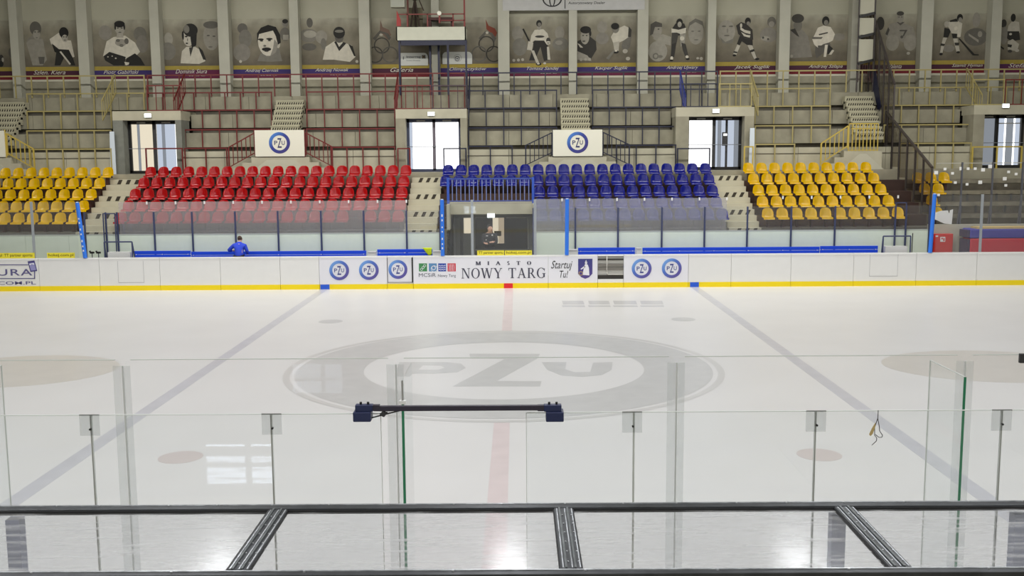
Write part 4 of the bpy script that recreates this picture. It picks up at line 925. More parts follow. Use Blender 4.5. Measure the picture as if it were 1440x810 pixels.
BANDS = {'b': gradient('band_purple', [(0, (96, 26, 58)), (.34, (98, 30, 62)), (.42, (62, 42, 96)), (1, (52, 44, 104))], (0, 0, 1), .8),
         'm': gradient('band_maroon', [(0, (112, 24, 34)), (.42, (104, 26, 36)), (.5, (72, 26, 44)), (1, (66, 30, 54))], (0, 0, 1), .8),
         'p': gradient('band_plum', [(0, (104, 22, 54)), (.5, (92, 26, 62)), (1, (72, 40, 84))], (-1, 0, 1), .8)}
LETT = mat('signature_pale', (206, 202, 190), .7)
def mural(i, band, text, label, shapes, small=None, txt_u=None):
    xa = PX[i][1] + .01; xb = PX[i + 1][0] - .01
    t = thing('mural_panel', label, 'mural', ((xa + xb) / 2, YM, mz[3]), 'mural panels between the pillars')
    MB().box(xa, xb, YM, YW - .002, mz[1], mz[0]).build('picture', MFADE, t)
    MB().box(xa, xb, YM - .004, YW - .002, mz[2], mz[1]).build('gold_stripe', MGOLD, t)
    MB().box(xa, xb, YM - .004, YW - .002, mz[3], mz[2]).build('name_band', BANDS[band], t)
    if shapes:
        cnt = {}; mb = MB(); ms = []; y = YM - .003
        for k, s in enumerate(shapes):
            g = s[-1]; mm = grey(g) if isinstance(g, int) else g
            if mm not in ms: ms.append(mm)
            mb.k = ms.index(mm); yy = y - .0015 * k
            if s[0] == 'E':
                c = at(s[1], s[2], YM); k_ = YM / F; mb.disc(c.x, c.z, s[3] * k_, s[4] * k_, yy - .001, yy + .0004, 18)
            elif s[0] == 'R':
                c = at(s[1], s[2], YM); k_ = YM / F; mb.ring(c.x, c.z, s[3] * k_ - .035, s[3] * k_ + .025, yy - .001, yy + .0004, 30)
            else:
                q = [at(u, v, YM) for u, v in s[1]]; mb.prism([(max(xa + .02, min(xb - .02, p.x)), p.z) for p in q], yy - .001, yy + .0004)
        mb.build('printed_figures', ms, t)
    if text:
        uu = txt_u or (PU[i][1] + 25, PU[i + 1][0] - 14)
        mb = MB(); vo = -.0085 * (sum(uu) / 2 - 720); p, q = at(uu[0], 100 + vo, YM), at(uu[1], 92.5 + vo, YM)
        put_text(mb, text, p.x, q.x, mz[2] - .17, mz[2] + .03, YM - .008, shear=.4)
        if small: put_text(mb, small, q.x - .9, q.x - .1, mz[2] - .30, mz[2] - .25, YM - .008)
        mb.build('signature', LETT, t)
E_ = lambda *a: ('E',) + a
P_ = lambda g, *pts: ('P', list(pts), g)
R_ = lambda *a: ('R',) + a
mural(0, 'm', 'Jan Kulak', 'mural at the far left edge with only dark skates showing', [E_(-20, 50, 10, 14, 135), E_(2, 82, 3, 5, 50), E_(1, 90, 4, 4, 30), E_(4, 84, 1.5, 3, 160), E_(15, 74, 3, 6, 100)])
mural(1, 'm', 'Szlen. Kiera', 'mural of a helmeted player leaning on his stick beside a pale helmeted player',
      [E_(50, 62, 12, 12, 128), P_(142, (37, 60), (43, 55), (60, 55), (66, 84), (60, 92), (46, 92)), E_(50, 40, 8, 9.5, 92), E_(51.5, 49, 5, 6.5, 150), E_(49.5, 45, 1.2, .8, 80), E_(54, 45, 1.2, .8, 80), E_(52, 53, 1.5, .6, 100), P_(90, (54, 80), (63, 80), (62, 90), (56, 90)),
       P_(205, (70, 55), (83, 46), (88, 56), (100, 57), (105, 80), (98, 82), (96, 70), (84, 70), (72, 62)), P_(35, (80, 69), (97, 70), (103, 82), (106, 92), (100, 92), (91, 80), (85, 92), (77, 92)), P_(30, (73, 61), (84, 70), (84, 76), (77, 73)),
       P_(200, (84, 73), (86, 72), (100, 90), (98, 91)), E_(90, 46, 6.5, 7.5, 26), E_(91.5, 54, 4, 5, 168), E_(90, 52, 1, .8, 60), E_(93.5, 52, 1, .8, 60), E_(91.5, 56.5, 1.5, .6, 90)])
mural(2, 'b', 'Piotr Gabiński', 'mural of a seated goalkeeper in a white jersey with dark gloves',
      [E_(148, 46, 9, 10, 138), E_(197, 48, 9, 10, 112), E_(200, 62, 8, 12, 122), P_(200, (160, 52), (176, 50), (190, 60), (197, 73), (188, 82), (175, 83), (163, 76), (145, 79), (150, 58)), E_(170, 60, 8, 5, 150), E_(178, 58, 3, 4, 95), E_(166, 57, 3, 2, 100), E_(171, 64, 3, 2, 110),
       P_(34, (146, 79), (154, 73), (177, 80), (175, 92), (160, 92), (148, 85)), P_(30, (178, 82), (190, 75), (198, 82), (204, 92), (176, 92)), P_(205, (175, 87), (182, 88), (181, 91), (177, 92)), E_(152, 80, 1, .8, 180), E_(158, 79, 1, .8, 180), E_(163, 82, 1.2, .9, 190),
       P_(165, (165, 46), (173, 46), (174, 53), (164, 53)), E_(168.8, 40, 6.8, 9, 160), E_(168.3, 34, 7.3, 4.5, 26), E_(162.3, 38, 1.2, 4, 30), E_(175, 38, 1.2, 4, 30), E_(166, 39.5, 1.5, .7, 60), E_(171.5, 39.5, 1.5, .7, 60), E_(169, 45.5, 2.2, .7, 90)])
mural(3, 'p', 'Dominik Siura', 'mural of a boyish player in a half dark cap beside a large faint face', 
      [E_(237, 55, 6, 9, 152), E_(236, 72, 11, 12, 118), E_(297, 52, 11, 18, 142), E_(297, 35, 11, 5, 98), E_(293, 50, 2.2, 1, 90), E_(301, 51, 2.2, 1, 90), E_(296, 66, 3, 1, 105), P_(195, (254, 89), (256, 72), (262, 66), (275, 66), (284, 72), (289, 86), (280, 90)), P_(40, (279, 65), (285, 71), (290, 84), (286, 84), (281, 72)), P_(60, (266, 67), (268, 80), (272, 66)),
       E_(265, 53, 7.5, 11.5, 190), P_(30, (269, 40), (277, 45), (276, 64), (270, 67), (268, 54)), E_(268, 42.5, 10, 9, 36), E_(262.5, 41, 4, 5.5, 120), E_(257.5, 50, 1.4, 6, 36), E_(262, 51.5, 2, 1, 40), E_(263, 61, 1.8, 1, 50), E_(264, 56, .8, 2, 120)], 'abc')
mural(4, 'b', 'Andrzej Czerniak', 'mural of a huge face with black hair and a thick moustache',
      [E_(341, 40, 7, 7, 98), E_(345, 54, 9, 12, 116), E_(340, 74, 12, 12, 128), E_(401, 48, 7, 9, 108), P_(155, (398, 49), (406, 49), (406, 56), (398, 56)), E_(401, 33, 4, 5.5, 130), E_(401, 30, 4, 3, 40),
       P_(120, (366, 76), (392, 66), (397, 86), (380, 87), (362, 86)), E_(391.5, 63, 2.5, 4.5, 185), E_(376.5, 58, 13.5, 20, 202), P_(28, (362, 60), (361.5, 47), (367, 39), (377, 35), (388, 38), (394, 49), (395, 60), (391, 63), (388, 51), (384, 43), (372, 46), (364.5, 48)), P_(140, (386, 55), (391, 62), (388, 74), (380, 79), (384, 68)),
       E_(367, 55.5, 4, 1.3, 30), E_(379, 54.8, 4.5, 1.3, 30), E_(368, 57.5, 2.2, 1, 60), E_(379, 57, 2.2, 1, 60), E_(372.5, 64.5, 2, 1.4, 110), E_(375, 69.3, 6.5, 2.4, 26), E_(375, 72, 3, .9, 60), E_(338.5, 86.5, 2, 2, 185)], 'abc')
mural(5, 'b', 'Andrzej Nowak', 'mural of a dark-helmeted player in a white jersey with a V collar',
      [E_(434, 50, 13, 9, 122), E_(436, 48, 9, 5, 158), E_(435, 66, 10, 5, 96), E_(435.5, 32, 4.3, 6.5, 94), E_(452, 52, 8, 9, 142), E_(455, 62, 4, 8, 112), P_(196, (454, 84), (458, 66), (470, 58), (484, 60), (495, 64), (500, 80), (492, 87), (470, 84)), P_(40, (470, 59), (477, 72), (487, 61), (483, 59), (477, 66), (473, 58)), P_(36, (490, 62), (496, 65), (500, 79), (498, 79)),
       E_(477, 52, 6, 8, 92), E_(477, 46, 8, 8, 38), E_(477, 44, 6, 2, 120), E_(475, 51, 1.4, .8, 40), E_(480, 51, 1.4, .8, 40), E_(502, 86.5, 2, 2, 185)], 'abc')
FL = mat('flame_faded', (118, 96, 84), .8); FL2 = mat('flame_red', (128, 66, 50), .8)
mural(6, 'm', 'Galeria', 'mural with a faint flame and linked rings left of the camera platform', [P_(FL, (535, 28), (538, 38), (547, 42), (550, 49), (545, 56), (540, 50), (534, 44)), P_(92, (524, 54), (534, 43), (546, 47), (550, 53), (547, 57), (541, 48), (535, 46), (528, 57)), E_(536, 49, 2.5, 1.5, 185), R_(537, 64, 10.3, 70), R_(527.5, 77, 10.5, 66), R_(548.6, 77, 10.5, 92)], txt_u=(549, 581))
mural(7, 'b', 'Olimpijczyków', 'mural with a red flame and linked rings right of the camera platform', [P_(FL2, (683, 27), (687, 36), (696, 40), (699, 46), (697, 52), (690, 46), (684, 41)), P_(96, (673, 54), (682, 44), (692, 46), (698, 54), (695, 60), (690, 49), (684, 46), (677, 57)), E_(685, 46, 2, 1.6, 190), R_(684, 62, 10.3, 66), R_(674, 76, 10.3, 98), R_(694.5, 76, 10.3, 56)], txt_u=(632, 684))
mural(8, 'b', 'Tomasz Sandej', 'mural of a standing goalkeeper with pads and stick',
      [E_(728, 47, 8, 10, 138), E_(731, 66, 10, 12, 118), E_(787, 46, 6.5, 9, 142), E_(788, 62, 11, 9, 116), E_(786, 60, 5, 3, 140), P_(44, (750, 56), (769, 56), (773, 84), (765, 86), (760, 66), (752, 85), (744, 85), (750, 66)), P_(196, (747, 50), (752, 42), (764, 41), (770, 47), (774, 62), (769, 63), (765, 57), (752, 57), (745, 62)), E_(759, 51.5, 6.5, 1.6, 60), E_(771, 57, 3, 4, 60), E_(771, 59, 2.6, 1, 200), P_(186, (743, 58), (750, 60), (748, 71), (741, 70)),
       P_(186, (769, 66), (772, 66), (774, 84), (770, 84)), P_(34, (734.5, 41), (736.5, 40), (745, 57), (743, 58)), P_(182, (747, 71), (751, 71), (758, 88), (755, 91)), E_(757.5, 90, 4, 2, 40), E_(757, 89.5, 2, 1.2, 200), E_(766, 89, 2, 1.4, 190), E_(758, 38, 3, 4, 150), E_(758, 33, 3.8, 4.5, 40), E_(758.5, 34.5, 2.4, 2.6, 120), E_(722.6, 85, 2, 2, 165), E_(729, 84.5, 2, 2, 165), E_(735, 84, 2, 2, 165)], 'abc')
mural(9, 'b', 'Kacper Suglik', 'mural of a bending player beside a dark-shirted smiling man',
      [E_(847, 38, 7, 8, 142), E_(847, 54, 9, 8, 130), P_(54, (812, 58), (818, 55), (828, 50), (838, 58), (839, 70), (831, 83), (812, 75)), P_(150, (812, 72), (826, 78), (832, 86), (812, 84)), E_(822.5, 52, 6, 10, 156), E_(823.5, 42, 7.5, 5, 36), E_(830, 47, 1.6, 4, 40), E_(820, 50, 1.3, .8, 70), E_(825, 50, 1.3, .8, 70), E_(821, 58, 2.2, .9, 70), P_(190, (812, 61), (815, 62), (820, 67), (816, 67)),
       P_(108, (876, 56), (888, 48), (886, 66), (878, 75), (874, 66)), P_(196, (859, 52), (865, 42), (878, 36), (886, 40), (887, 50), (877, 57), (868, 61), (862, 60)), P_(60, (884, 37), (888, 42), (887, 52), (883, 52)), P_(172, (862, 60), (871, 58), (870, 72), (864, 72)), E_(866, 73, 4, 2.2, 40), E_(866, 71.5, 2, 1.2, 205), E_(879, 72, 3.5, 3, 165), P_(120, (852, 82), (863, 70), (865, 71), (856, 84)), E_(865.5, 40, 5, 6.5, 120), E_(865, 37, 5.6, 4.5, 34), E_(883, 82.5, 3, 2.5, 172), E_(817, 84, 2, 2, 165), E_(823.5, 83.5, 2, 2, 165), E_(829, 83.5, 2, 2, 165)])
mural(10, 'b', 'Andrzej Ujwary', 'mural of a standing player in a white-striped jersey between two large faces',
      [E_(925, 72, 13, 14, 150), P_(152, (918, 54), (932, 48), (944, 52), (943, 64), (926, 60)), E_(923, 43, 7.5, 11, 148), P_(82, (914, 50), (915, 34), (922, 30), (931, 33), (931, 38), (921, 38), (918, 48)), E_(926, 41, 1.4, .9, 80), R_(922, 79, 3.5, 110), E_(928, 79.5, 4, 2, 115), E_(978.5, 46, 10.5, 16, 146), P_(104, (967, 44), (969, 32), (978, 26), (988, 30), (991, 44), (988, 36), (978, 31), (970, 36)), E_(974, 44, 2, .9, 105), E_(983, 44, 2, .9, 105), E_(979, 56, 3, .9, 112),
       P_(46, (944, 42), (950, 33), (962, 33), (965.5, 42), (962, 50), (946, 50)), P_(196, (944, 40), (954, 42), (965, 39), (964, 47), (957, 48), (952, 46), (944, 46)), P_(66, (945, 46), (954, 48), (951, 62), (944, 68)), P_(50, (944.5, 62), (951, 60), (948, 80), (943, 82)), P_(150, (956, 48), (964, 48), (963, 60), (957, 66)), P_(60, (958, 60), (964, 62), (968, 80), (964, 80), (960, 70)), E_(944.5, 82, 2, 2.6, 205), E_(944, 85, 2.4, 1.2, 25), E_(966, 80, 2.2, 2, 205), E_(967, 83, 2.6, 1.2, 25), E_(959, 54, 3, 3, 200), E_(955.5, 32, 4.5, 5.5, 34), E_(955.5, 34.5, 2.8, 3.8, 160), E_(981, 82, 2, 1.6, 165), E_(986, 82.5, 2.2, 2.2, 170)], 'abc')
mural(11, 'm', 'Jacek Suglik', 'mural of a player in striped socks beside a large pale face',
      [E_(1021.5, 44, 12, 15, 150), E_(1018, 37, 3, 1, 100), E_(1028, 37, 3, 1, 100), E_(1022, 50, 4, 1, 105), E_(1023, 43, 1.2, 3, 128), P_(118, (1012, 52), (1020, 59), (1032, 54), (1030, 61), (1016, 61)), E_(1081, 49, 12, 10, 128), E_(1085, 31, 6, 7, 102), E_(1085, 34, 4, 4, 140), E_(1076, 54, 6, 3, 150), E_(1073, 53, 1.5, 1.5, 70), E_(1080, 55, 1.5, 1.5, 70),
       P_(182, (1037, 62), (1041, 64), (1035.5, 77), (1031, 76)), P_(176, (1051, 64), (1057, 62), (1064, 82), (1060.5, 83)), P_(42, (1041, 49), (1058, 54), (1058.5, 64), (1050, 63), (1043, 58), (1040, 64), (1036, 62)), P_(52, (1035, 36), (1042, 31), (1050, 34), (1058, 42), (1059, 56), (1048, 55), (1038, 48)), P_(196, (1041, 38), (1047, 42), (1055, 44), (1055, 48), (1047, 46), (1041, 42)), P_(196, (1042, 45), (1049, 49), (1055, 50), (1054, 53), (1046, 51)), E_(1042, 36, 1.6, 3, 185), P_(45, (1032, 72), (1037, 73), (1036, 75), (1031, 74)), P_(45, (1054, 71), (1060, 69), (1061, 72), (1055, 74)), E_(1032.5, 78, 2.4, 1.4, 26), E_(1064.5, 83, 3, 1.4, 26), E_(1051.5, 30, 4, 5, 34), E_(1052, 33, 2.4, 2.6, 130)])
mural(12, 'm', 'Andrzej Szlapa', 'mural of a kneeling player in a white jersey beside a man in a cap',
      [P_(126, (1110, 82), (1110, 46), (1118, 42), (1128, 42), (1136, 50), (1142, 80)), E_(1122, 36, 6, 8, 112), E_(1122, 26, 8.5, 6, 66), P_(58, (1111, 42), (1118, 40), (1124, 52), (1120, 50)), E_(1180, 52, 8, 5, 132), P_(88, (1147, 62), (1167, 60), (1169, 72), (1160, 73), (1148, 82), (1146, 74)), P_(206, (1145, 50), (1150, 39), (1158, 36), (1168, 38), (1174, 48), (1171, 57), (1165, 60), (1158, 62), (1150, 67), (1145, 63), (1142, 55)), P_(66, (1151, 48), (1164, 45), (1164, 46.8), (1152, 49.8)), P_(105, (1142, 52), (1157, 52), (1155, 55), (1142, 55)), P_(80, (1150, 64), (1164, 64), (1164, 67), (1150, 66.5)), P_(205, (1160, 63), (1164, 63), (1161.5, 80), (1158, 80)), P_(40, (1165, 63), (1171, 68), (1168, 76), (1163, 76)), P_(195, (1170, 70), (1173, 71), (1169, 77), (1165, 77)), E_(1161, 29.5, 5, 6.2, 30), E_(1161.5, 32, 3, 3.6, 120), E_(1113, 79, 2, 2, 160)])
mural(13, 'm', 'Walenta', 'dim mural of a seated goalkeeper with a number seven, behind the fence', [E_(1238, 33, 5.5, 9, 54), P_(134, (1245, 48), (1251, 34), (1261, 31), (1272, 33), (1284, 38), (1289, 52), (1277, 62), (1264, 57), (1250, 58)), P_(70, (1245, 48), (1249, 38), (1251, 42), (1248, 50)), E_(1255, 60, 9, 11, 142), E_(1280, 60, 9, 11, 142), P_(78, (1265, 42), (1276, 42), (1271, 51), (1269, 51), (1272, 44), (1265, 44)), E_(1268, 52, 2, 2, 80), P_(84, (1261, 31), (1272, 31), (1266, 36)), E_(1266, 24.5, 4.8, 7.5, 142), E_(1266, 19, 5, 3, 66), E_(1264, 24, 1, .7, 80), E_(1268, 24, 1, .7, 80), E_(1277, 75, 2.4, 2, 155)], txt_u=(1248, 1268))
mural(14, 'm', 'Szamit Hyman', 'mural of a skating player reaching out with his stick, right of the fence',
      [E_(1372, 52, 16, 12, 96), E_(1373, 28, 5.5, 10, 140), P_(146, (1362, 47), (1376, 56), (1376, 60), (1362, 50)), E_(1378, 48, 3.2, 4, 142), E_(1334, 68, 8, 5, 128), P_(180, (1326, 53), (1332, 53), (1328.5, 61), (1325, 75), (1321.5, 75), (1324, 62)), P_(180, (1340, 54), (1346, 54), (1348, 62), (1349.5, 72), (1345, 73), (1342, 62)), P_(45, (1323, 61), (1329, 62), (1327, 65), (1322, 64)), P_(45, (1342, 60), (1349, 60), (1348, 64), (1343, 64)), P_(38, (1328, 39), (1338, 41), (1333, 53), (1326.5, 52)), P_(38, (1338, 45), (1347, 46), (1346, 54), (1339.5, 54)),
       P_(188, (1334, 31), (1345, 28), (1353, 33), (1351, 48), (1338, 47), (1333, 37)), P_(34, (1335, 29), (1345, 26), (1347, 30.5), (1336, 31)), E_(1331, 34, 3.4, 4, 168), P_(195, (1347, 34), (1353, 33), (1350.5, 52), (1345.5, 52)), E_(1344, 40, 2.4, 2.6, 205), P_(34, (1347, 54), (1349.5, 54), (1370, 76), (1376, 76.5), (1376, 78), (1367.5, 78)), E_(1323, 76, 2.4, 1.6, 24), E_(1347, 73.5, 2.4, 1.4, 24), E_(1349.5, 25, 4, 5, 26), E_(1350, 28, 2.6, 3.4, 140)])
mural(15, 'p', 'Stefan Kot', 'mural of a player in dark shorts at the far right edge', [E_(1411.5, 33, 4, 5.5, 58), E_(1412, 50, 5, 12, 128), P_(176, (1418, 36), (1424, 29), (1433, 31), (1434.5, 46), (1420, 47), (1416.5, 43)), P_(42, (1417, 44), (1433, 44), (1434.5, 56), (1422, 58), (1416, 54)), E_(1421, 48, 2, 1.5, 190), P_(172, (1417, 58), (1424, 55), (1433, 62), (1430, 72), (1424, 71), (1417, 70)), P_(40, (1417, 62), (1423, 63), (1422, 67), (1417, 66)), P_(36, (1404, 62), (1412, 68), (1411, 70), (1404, 64)), E_(1420, 72, 3, 2, 60), E_(1430, 71, 3, 2, 170), E_(1424.6, 25, 3.4, 5.4, 32)], txt_u=(1418, 1470))

# ------------------------------------------------------------------ camera platform on the wall
yg = 49.05
a, b = X(557, 46, yg), X(655, 46, yg)
zf0, zf1 = Z(55.5, yg), Z(37, yg); BEAMN = mat('platform_navy', (18, 22, 54), .5)
t = thing('camera_platform', 'white-fronted camera platform on navy posts against the back wall', 'platform', ((a + b) / 2, 49.6, z_top))
MB().box(a, b, yg, yg + .05, zf0, zf1).build('front_panel', mat('platform_white', (206, 207, 190), .7, var=.03), t)
MB().box(a, a + .05, yg, YPIL - .02, zf0, zf1).box(b - .05, b, yg, YPIL - .02, zf0, zf1).build('side_panel', mat('platform_white', (206, 207, 190)), t)
MB().box(a + .03, b - .0, yg + .06, YW - .6, zf0 - .0, zf0 + .08).build('deck', DARK, t)
MB().box(a + .2, b, yg + .05, yg + .25, Z(62.5, yg), zf0).build('beam', BEAMN, t)
for u in (562, 630, 655.5):
    x = X(u, 80, yg + .1); MB().box(x - .045, x + .045, yg + .06, yg + .15, z_top, zf0).build('post', BEAMN, t)
for u in (605, 617):
    x = X(u, 80, 49.95); MB().box(x - .05, x + .05, 49.9, 50.0, z_top, zf0).build('post', BEAMN, t)
zr_ = Z(17.8, yg); RD = mat('platform_red', (122, 40, 32), .5)
MB().box(a + .05, b - .05, yg + .1, yg + .14, zr_ - .05, zr_).build('top_rail', RD, t)
MB().box(a + (b - a) * .62, b - .05, yg + .1, yg + .14, Z(26.8, yg) - .05, Z(26.8, yg)).build('mid_rail', RD, t)
for u in (572.5, 601, 637): 
    x = X(u, 30, yg); MB().box(x - .03, x + .03, yg + .1, yg + .15, zf1, zr_).build('rail_post', RD, t)
x = X(573, 30, yg); MB().box(x - .045, x + .045, yg + .2, yg + .28, zf1, zf1 + 2.6).build('tall_post', mat('post_rust', (96, 52, 40), .6), t)
x = X(653, 30, yg); MB().box(x - .04, x + .04, yg + .1, yg + .16, zf1, zf1 + 2.6).build('tall_post', RD, t)
q = [at(u, v, yg) for u, v in ((557.5, 36.5), (557.5, 14), (563.5, 28), (563.5, 36.5))]
MB().prism([(p.x, max(p.z, zf1)) for p in q], yg + .05, yg + .12).build('red_flap', mat('flap_red', (158, 34, 30), .5), t)
p = at(559, 5, yg - .1); t = thing('loudspeaker', 'pale boxy loudspeaker hanging above the left end of the camera platform', 'loudspeaker', (p.x, yg, Z(9.5, yg)))
MB().box(p.x - .33, p.x + .33, yg - .15, yg + .35, Z(9.5, yg), Z(9.5, yg) + 1.0).build('case', mat('speaker_pale', (176, 178, 164), .6), t, bevel=.03)
MB().box(p.x - .27, p.x + .27, yg - .17, yg - .15, Z(9.5, yg) + .06, Z(9.5, yg) + .94).build('grille', mat('speaker_grille', (166, 168, 156), .7), t)
MB().bar((p.x + .1, yg + .3, Z(9.5, yg) + .9), (p.x + .1, YW - .06, Z(9.5, yg) + .9), .06).build('bracket', GREYST, t)
# covered camera on a tripod and a bench seat on the platform
BRN = mat('cover_brown', (58, 46, 38), .8, var=.15)
p = at(584, 36.5, yg + .5); t = thing('camera_tripod', 'dark tripod with a covered camera on the platform', 'tripod', (p.x, yg + .5, zf1))
zt = zf1 + 1.35
for dx, dy in ((-.3, -.1), (.3, -.1), (.0, .3)): MB().tube((p.x + dx, yg + .5 + dy, zf0 + .1), (p.x, yg + .5, zt), .045).build('leg', BRN, t)
MB().box(p.x - .1, p.x + .1, yg + .4, yg + .6, zt - .05, zt + .12).build('head', BRN, t); MB().box(p.x - .2, p.x + .22, yg + .2, yg + .8, zt + .12, zt + .5).build('camera_cover', BRN, t, bevel=.06)
MB().tube((p.x + .15, yg + .25, zt + .1), (p.x + .45, yg + .05, zf1 + .75), .025).build('handle', BRN, t)
p = at(585, 30, yg + .9); zf0 += .012; c = MB().box(p.x - .42, p.x + .32, yg + .95, yg + 1.0, zf0 + .08, Z(9.5, yg + .9)).build('backboard', mat('board_khaki', (108, 102, 82), .8, var=.1), loc=(p.x, yg + .97, zf0 + .08)); tag(c, 'khaki board standing behind the tripod on the camera platform', 'board')
p = at(620, 30, yg + .4); t = thing('equipment_case', 'dark brown equipment table in the middle of the camera platform', 'table', (p.x, yg + .5, zf0 + .08))
MB().box(p.x - .6, p.x + .6, yg + .3, yg + .85, Z(27.5, yg + .3), Z(23.5, yg + .3)).build('top', mat('table_maroon', (70, 28, 24), .6), t)
for dx in (-.52, .52): MB().box(p.x + dx - .06, p.x + dx + .06, yg + .35, yg + .8, zf0 + .08, Z(27.5, yg + .3)).build('leg', mat('table_maroon', (70, 28, 24)), t)
p = at(618.3, 18, yg + .2); t = thing('spotlight', 'small pale spotlight clipped to the platform rail', 'lamp', (p.x, yg + .12, zr_ - .1))
MB().tube((p.x, yg + .05, zr_ + .0), (p.x, yg - .1, zr_ - .01), .1, 14).build('lamp_head', mat('lamp_white', (232, 230, 215), .4), t); MB().box(p.x - .04, p.x + .04, yg + .0, yg + .09, zr_ - .45, zr_).build('clip', RD, t)
# boards below the platform, between its posts
def wboard(u0, u1, v0, v1, round_r, lab, draw):
    a, b = at(u0, v0, YM - .05), at(u1, v1, YM - .05); w = b.x - a.x; h = a.z - b.z; r = .2
    pts = [(a.x, b.z), (b.x, b.z)]
    if 'r' in round_r: pts += [(b.x - r + r * math.cos(k * math.pi / 12), a.z - r + r * math.sin(k * math.pi / 12)) for k in range(7)]
    else: pts += [(b.x, a.z)]
    if 'l' in round_r: pts += [(a.x + r - r * math.sin(k * math.pi / 12), a.z - r + r * math.cos(k * math.pi / 12)) for k in range(7)]
    else: pts += [(a.x, a.z)]
    t = thing('information_board', lab, 'sign', ((a.x + b.x) / 2, YM - .05, b.z), 'white boards under the camera platform')
    MB().prism(pts, YM - .05, YM - .02).build('board', mat('info_white', (196, 198, 192), .5), t); draw(t, a, b, w, h)
def draw1(t, a, b, w, h):
    mb = MB(); put_text(mb, 'Interreg', a.x + .22 * w, a.x + .74 * w, b.z + .55 * h, b.z + .78 * h, YM - .053, bold=.008); put_text(mb, 'Polska-Słowacja', a.x + .22 * w, a.x + .72 * w, b.z + .33 * h, b.z + .45 * h, YM - .053)
    mb.box(a.x + .09 * w, a.x + .12 * w, YM - .054, YM - .05, b.z + .48 * h, b.z + .72 * h); mb.build('lettering', mat('info_ink', (58, 58, 70)), t)
    fl = MB().box(a.x + .78 * w, a.x + .91 * w, YM - .054, YM - .05, b.z + .55 * h, b.z + .82 * h).build('flag', mat('flag_navy', (34, 36, 70)), t)
    st = MB()
    for k in range(12): st.disc(a.x + .845 * w + .05 * math.cos(k * math.pi / 6), b.z + .685 * h + .05 * math.sin(k * math.pi / 6), .01, .01, YM - .057, YM - .054, 6)
    st.build('star_print', mat('flag_gold', (220, 190, 60)), fl)
def draw2(t, a, b, w, h):
    cx, cz = a.x + .5 * w, b.z + .45 * h
    MB().ring(cx, cz, .085, .12, YM - .054, YM - .05, 24).disc(cx, cz - .01, .06, .03, YM - .055, YM - .05).ring(cx + .02, cz + .03, .17, .18, YM - .054, YM - .05, 24).build('round_logo', mat('info_ink', (58, 58, 70)), t)
wboard(563, 602, 74.5, 92, 'r', 'white board with lettering and a small flag under the camera platform', draw1)
wboard(622, 664, 73, 90, 'lr', 'white round-cornered board with a round dark logo under the camera platform', draw2)
# car dealer banner at the top
yb2 = YPIL - .03; a, b = at(707, 15, yb2), at(906.5, 12, yb2); zb = a.z
t = thing('banner', 'white fabric banner with a dark oval emblem across the pillars at the top', 'banner', ((a.x + b.x) / 2, yb2, zb))
MB().box(a.x, b.x, yb2, yb2 + .02, zb, zb + 2.2).build('fabric', mat('banner_white', (188, 188, 186), .8, var=.04), t)
BK = mat('banner_black', (28, 28, 30), .6); c = at(776.5, 0, yb2); k_ = yb2 / F
mb = MB(); 
def oval(mb, cx, cz, rx, rz, w, y):
    n = 40; vs = []
    for f in (1, 0): vs += [(cx + (rx - w * (1 - f)) * math.cos(2 * math.pi * i / n), y, cz + (rz - w * .8 * (1 - f)) * math.sin(2 * math.pi * i / n)) for i in range(n)]
    return mb.add(vs, [(i, (i + 1) % n, n + (i + 1) % n, n + i) for i in range(n)])
ez = Z(10.3, yb2) + .0 - .0; rz = .38; cz = Z(10.2, yb2) + rz
oval(mb, c.x, cz, .47, rz, .07, yb2 - .004); oval(mb, c.x, cz - .02, .15, rz - .03, .06, yb2 - .005); oval(mb, c.x, cz + .18, .33, .15, .05, yb2 - .006); mb.build('emblem', BK, t)
x = X(794.5, 6, yb2); MB().box(x - .02, x + .02, yb2 - .005, yb2, zb + .07, zb + 1.2).build('divider', BK, t)
mb = MB(); put_text(mb, 'ROBEO', X(799, 0, yb2), X(829, 0, yb2), Z(1, yb2), Z(1, yb2) + .5, yb2 - .004, bold=.015); put_text(mb, 'Autoryzowany Dealer', X(799, 5, yb2), X(851, 5, yb2), Z(7.6, yb2), Z(2.9, yb2), yb2 - .004, shear=.1, bold=.003); mb.build('lettering', BK, t)

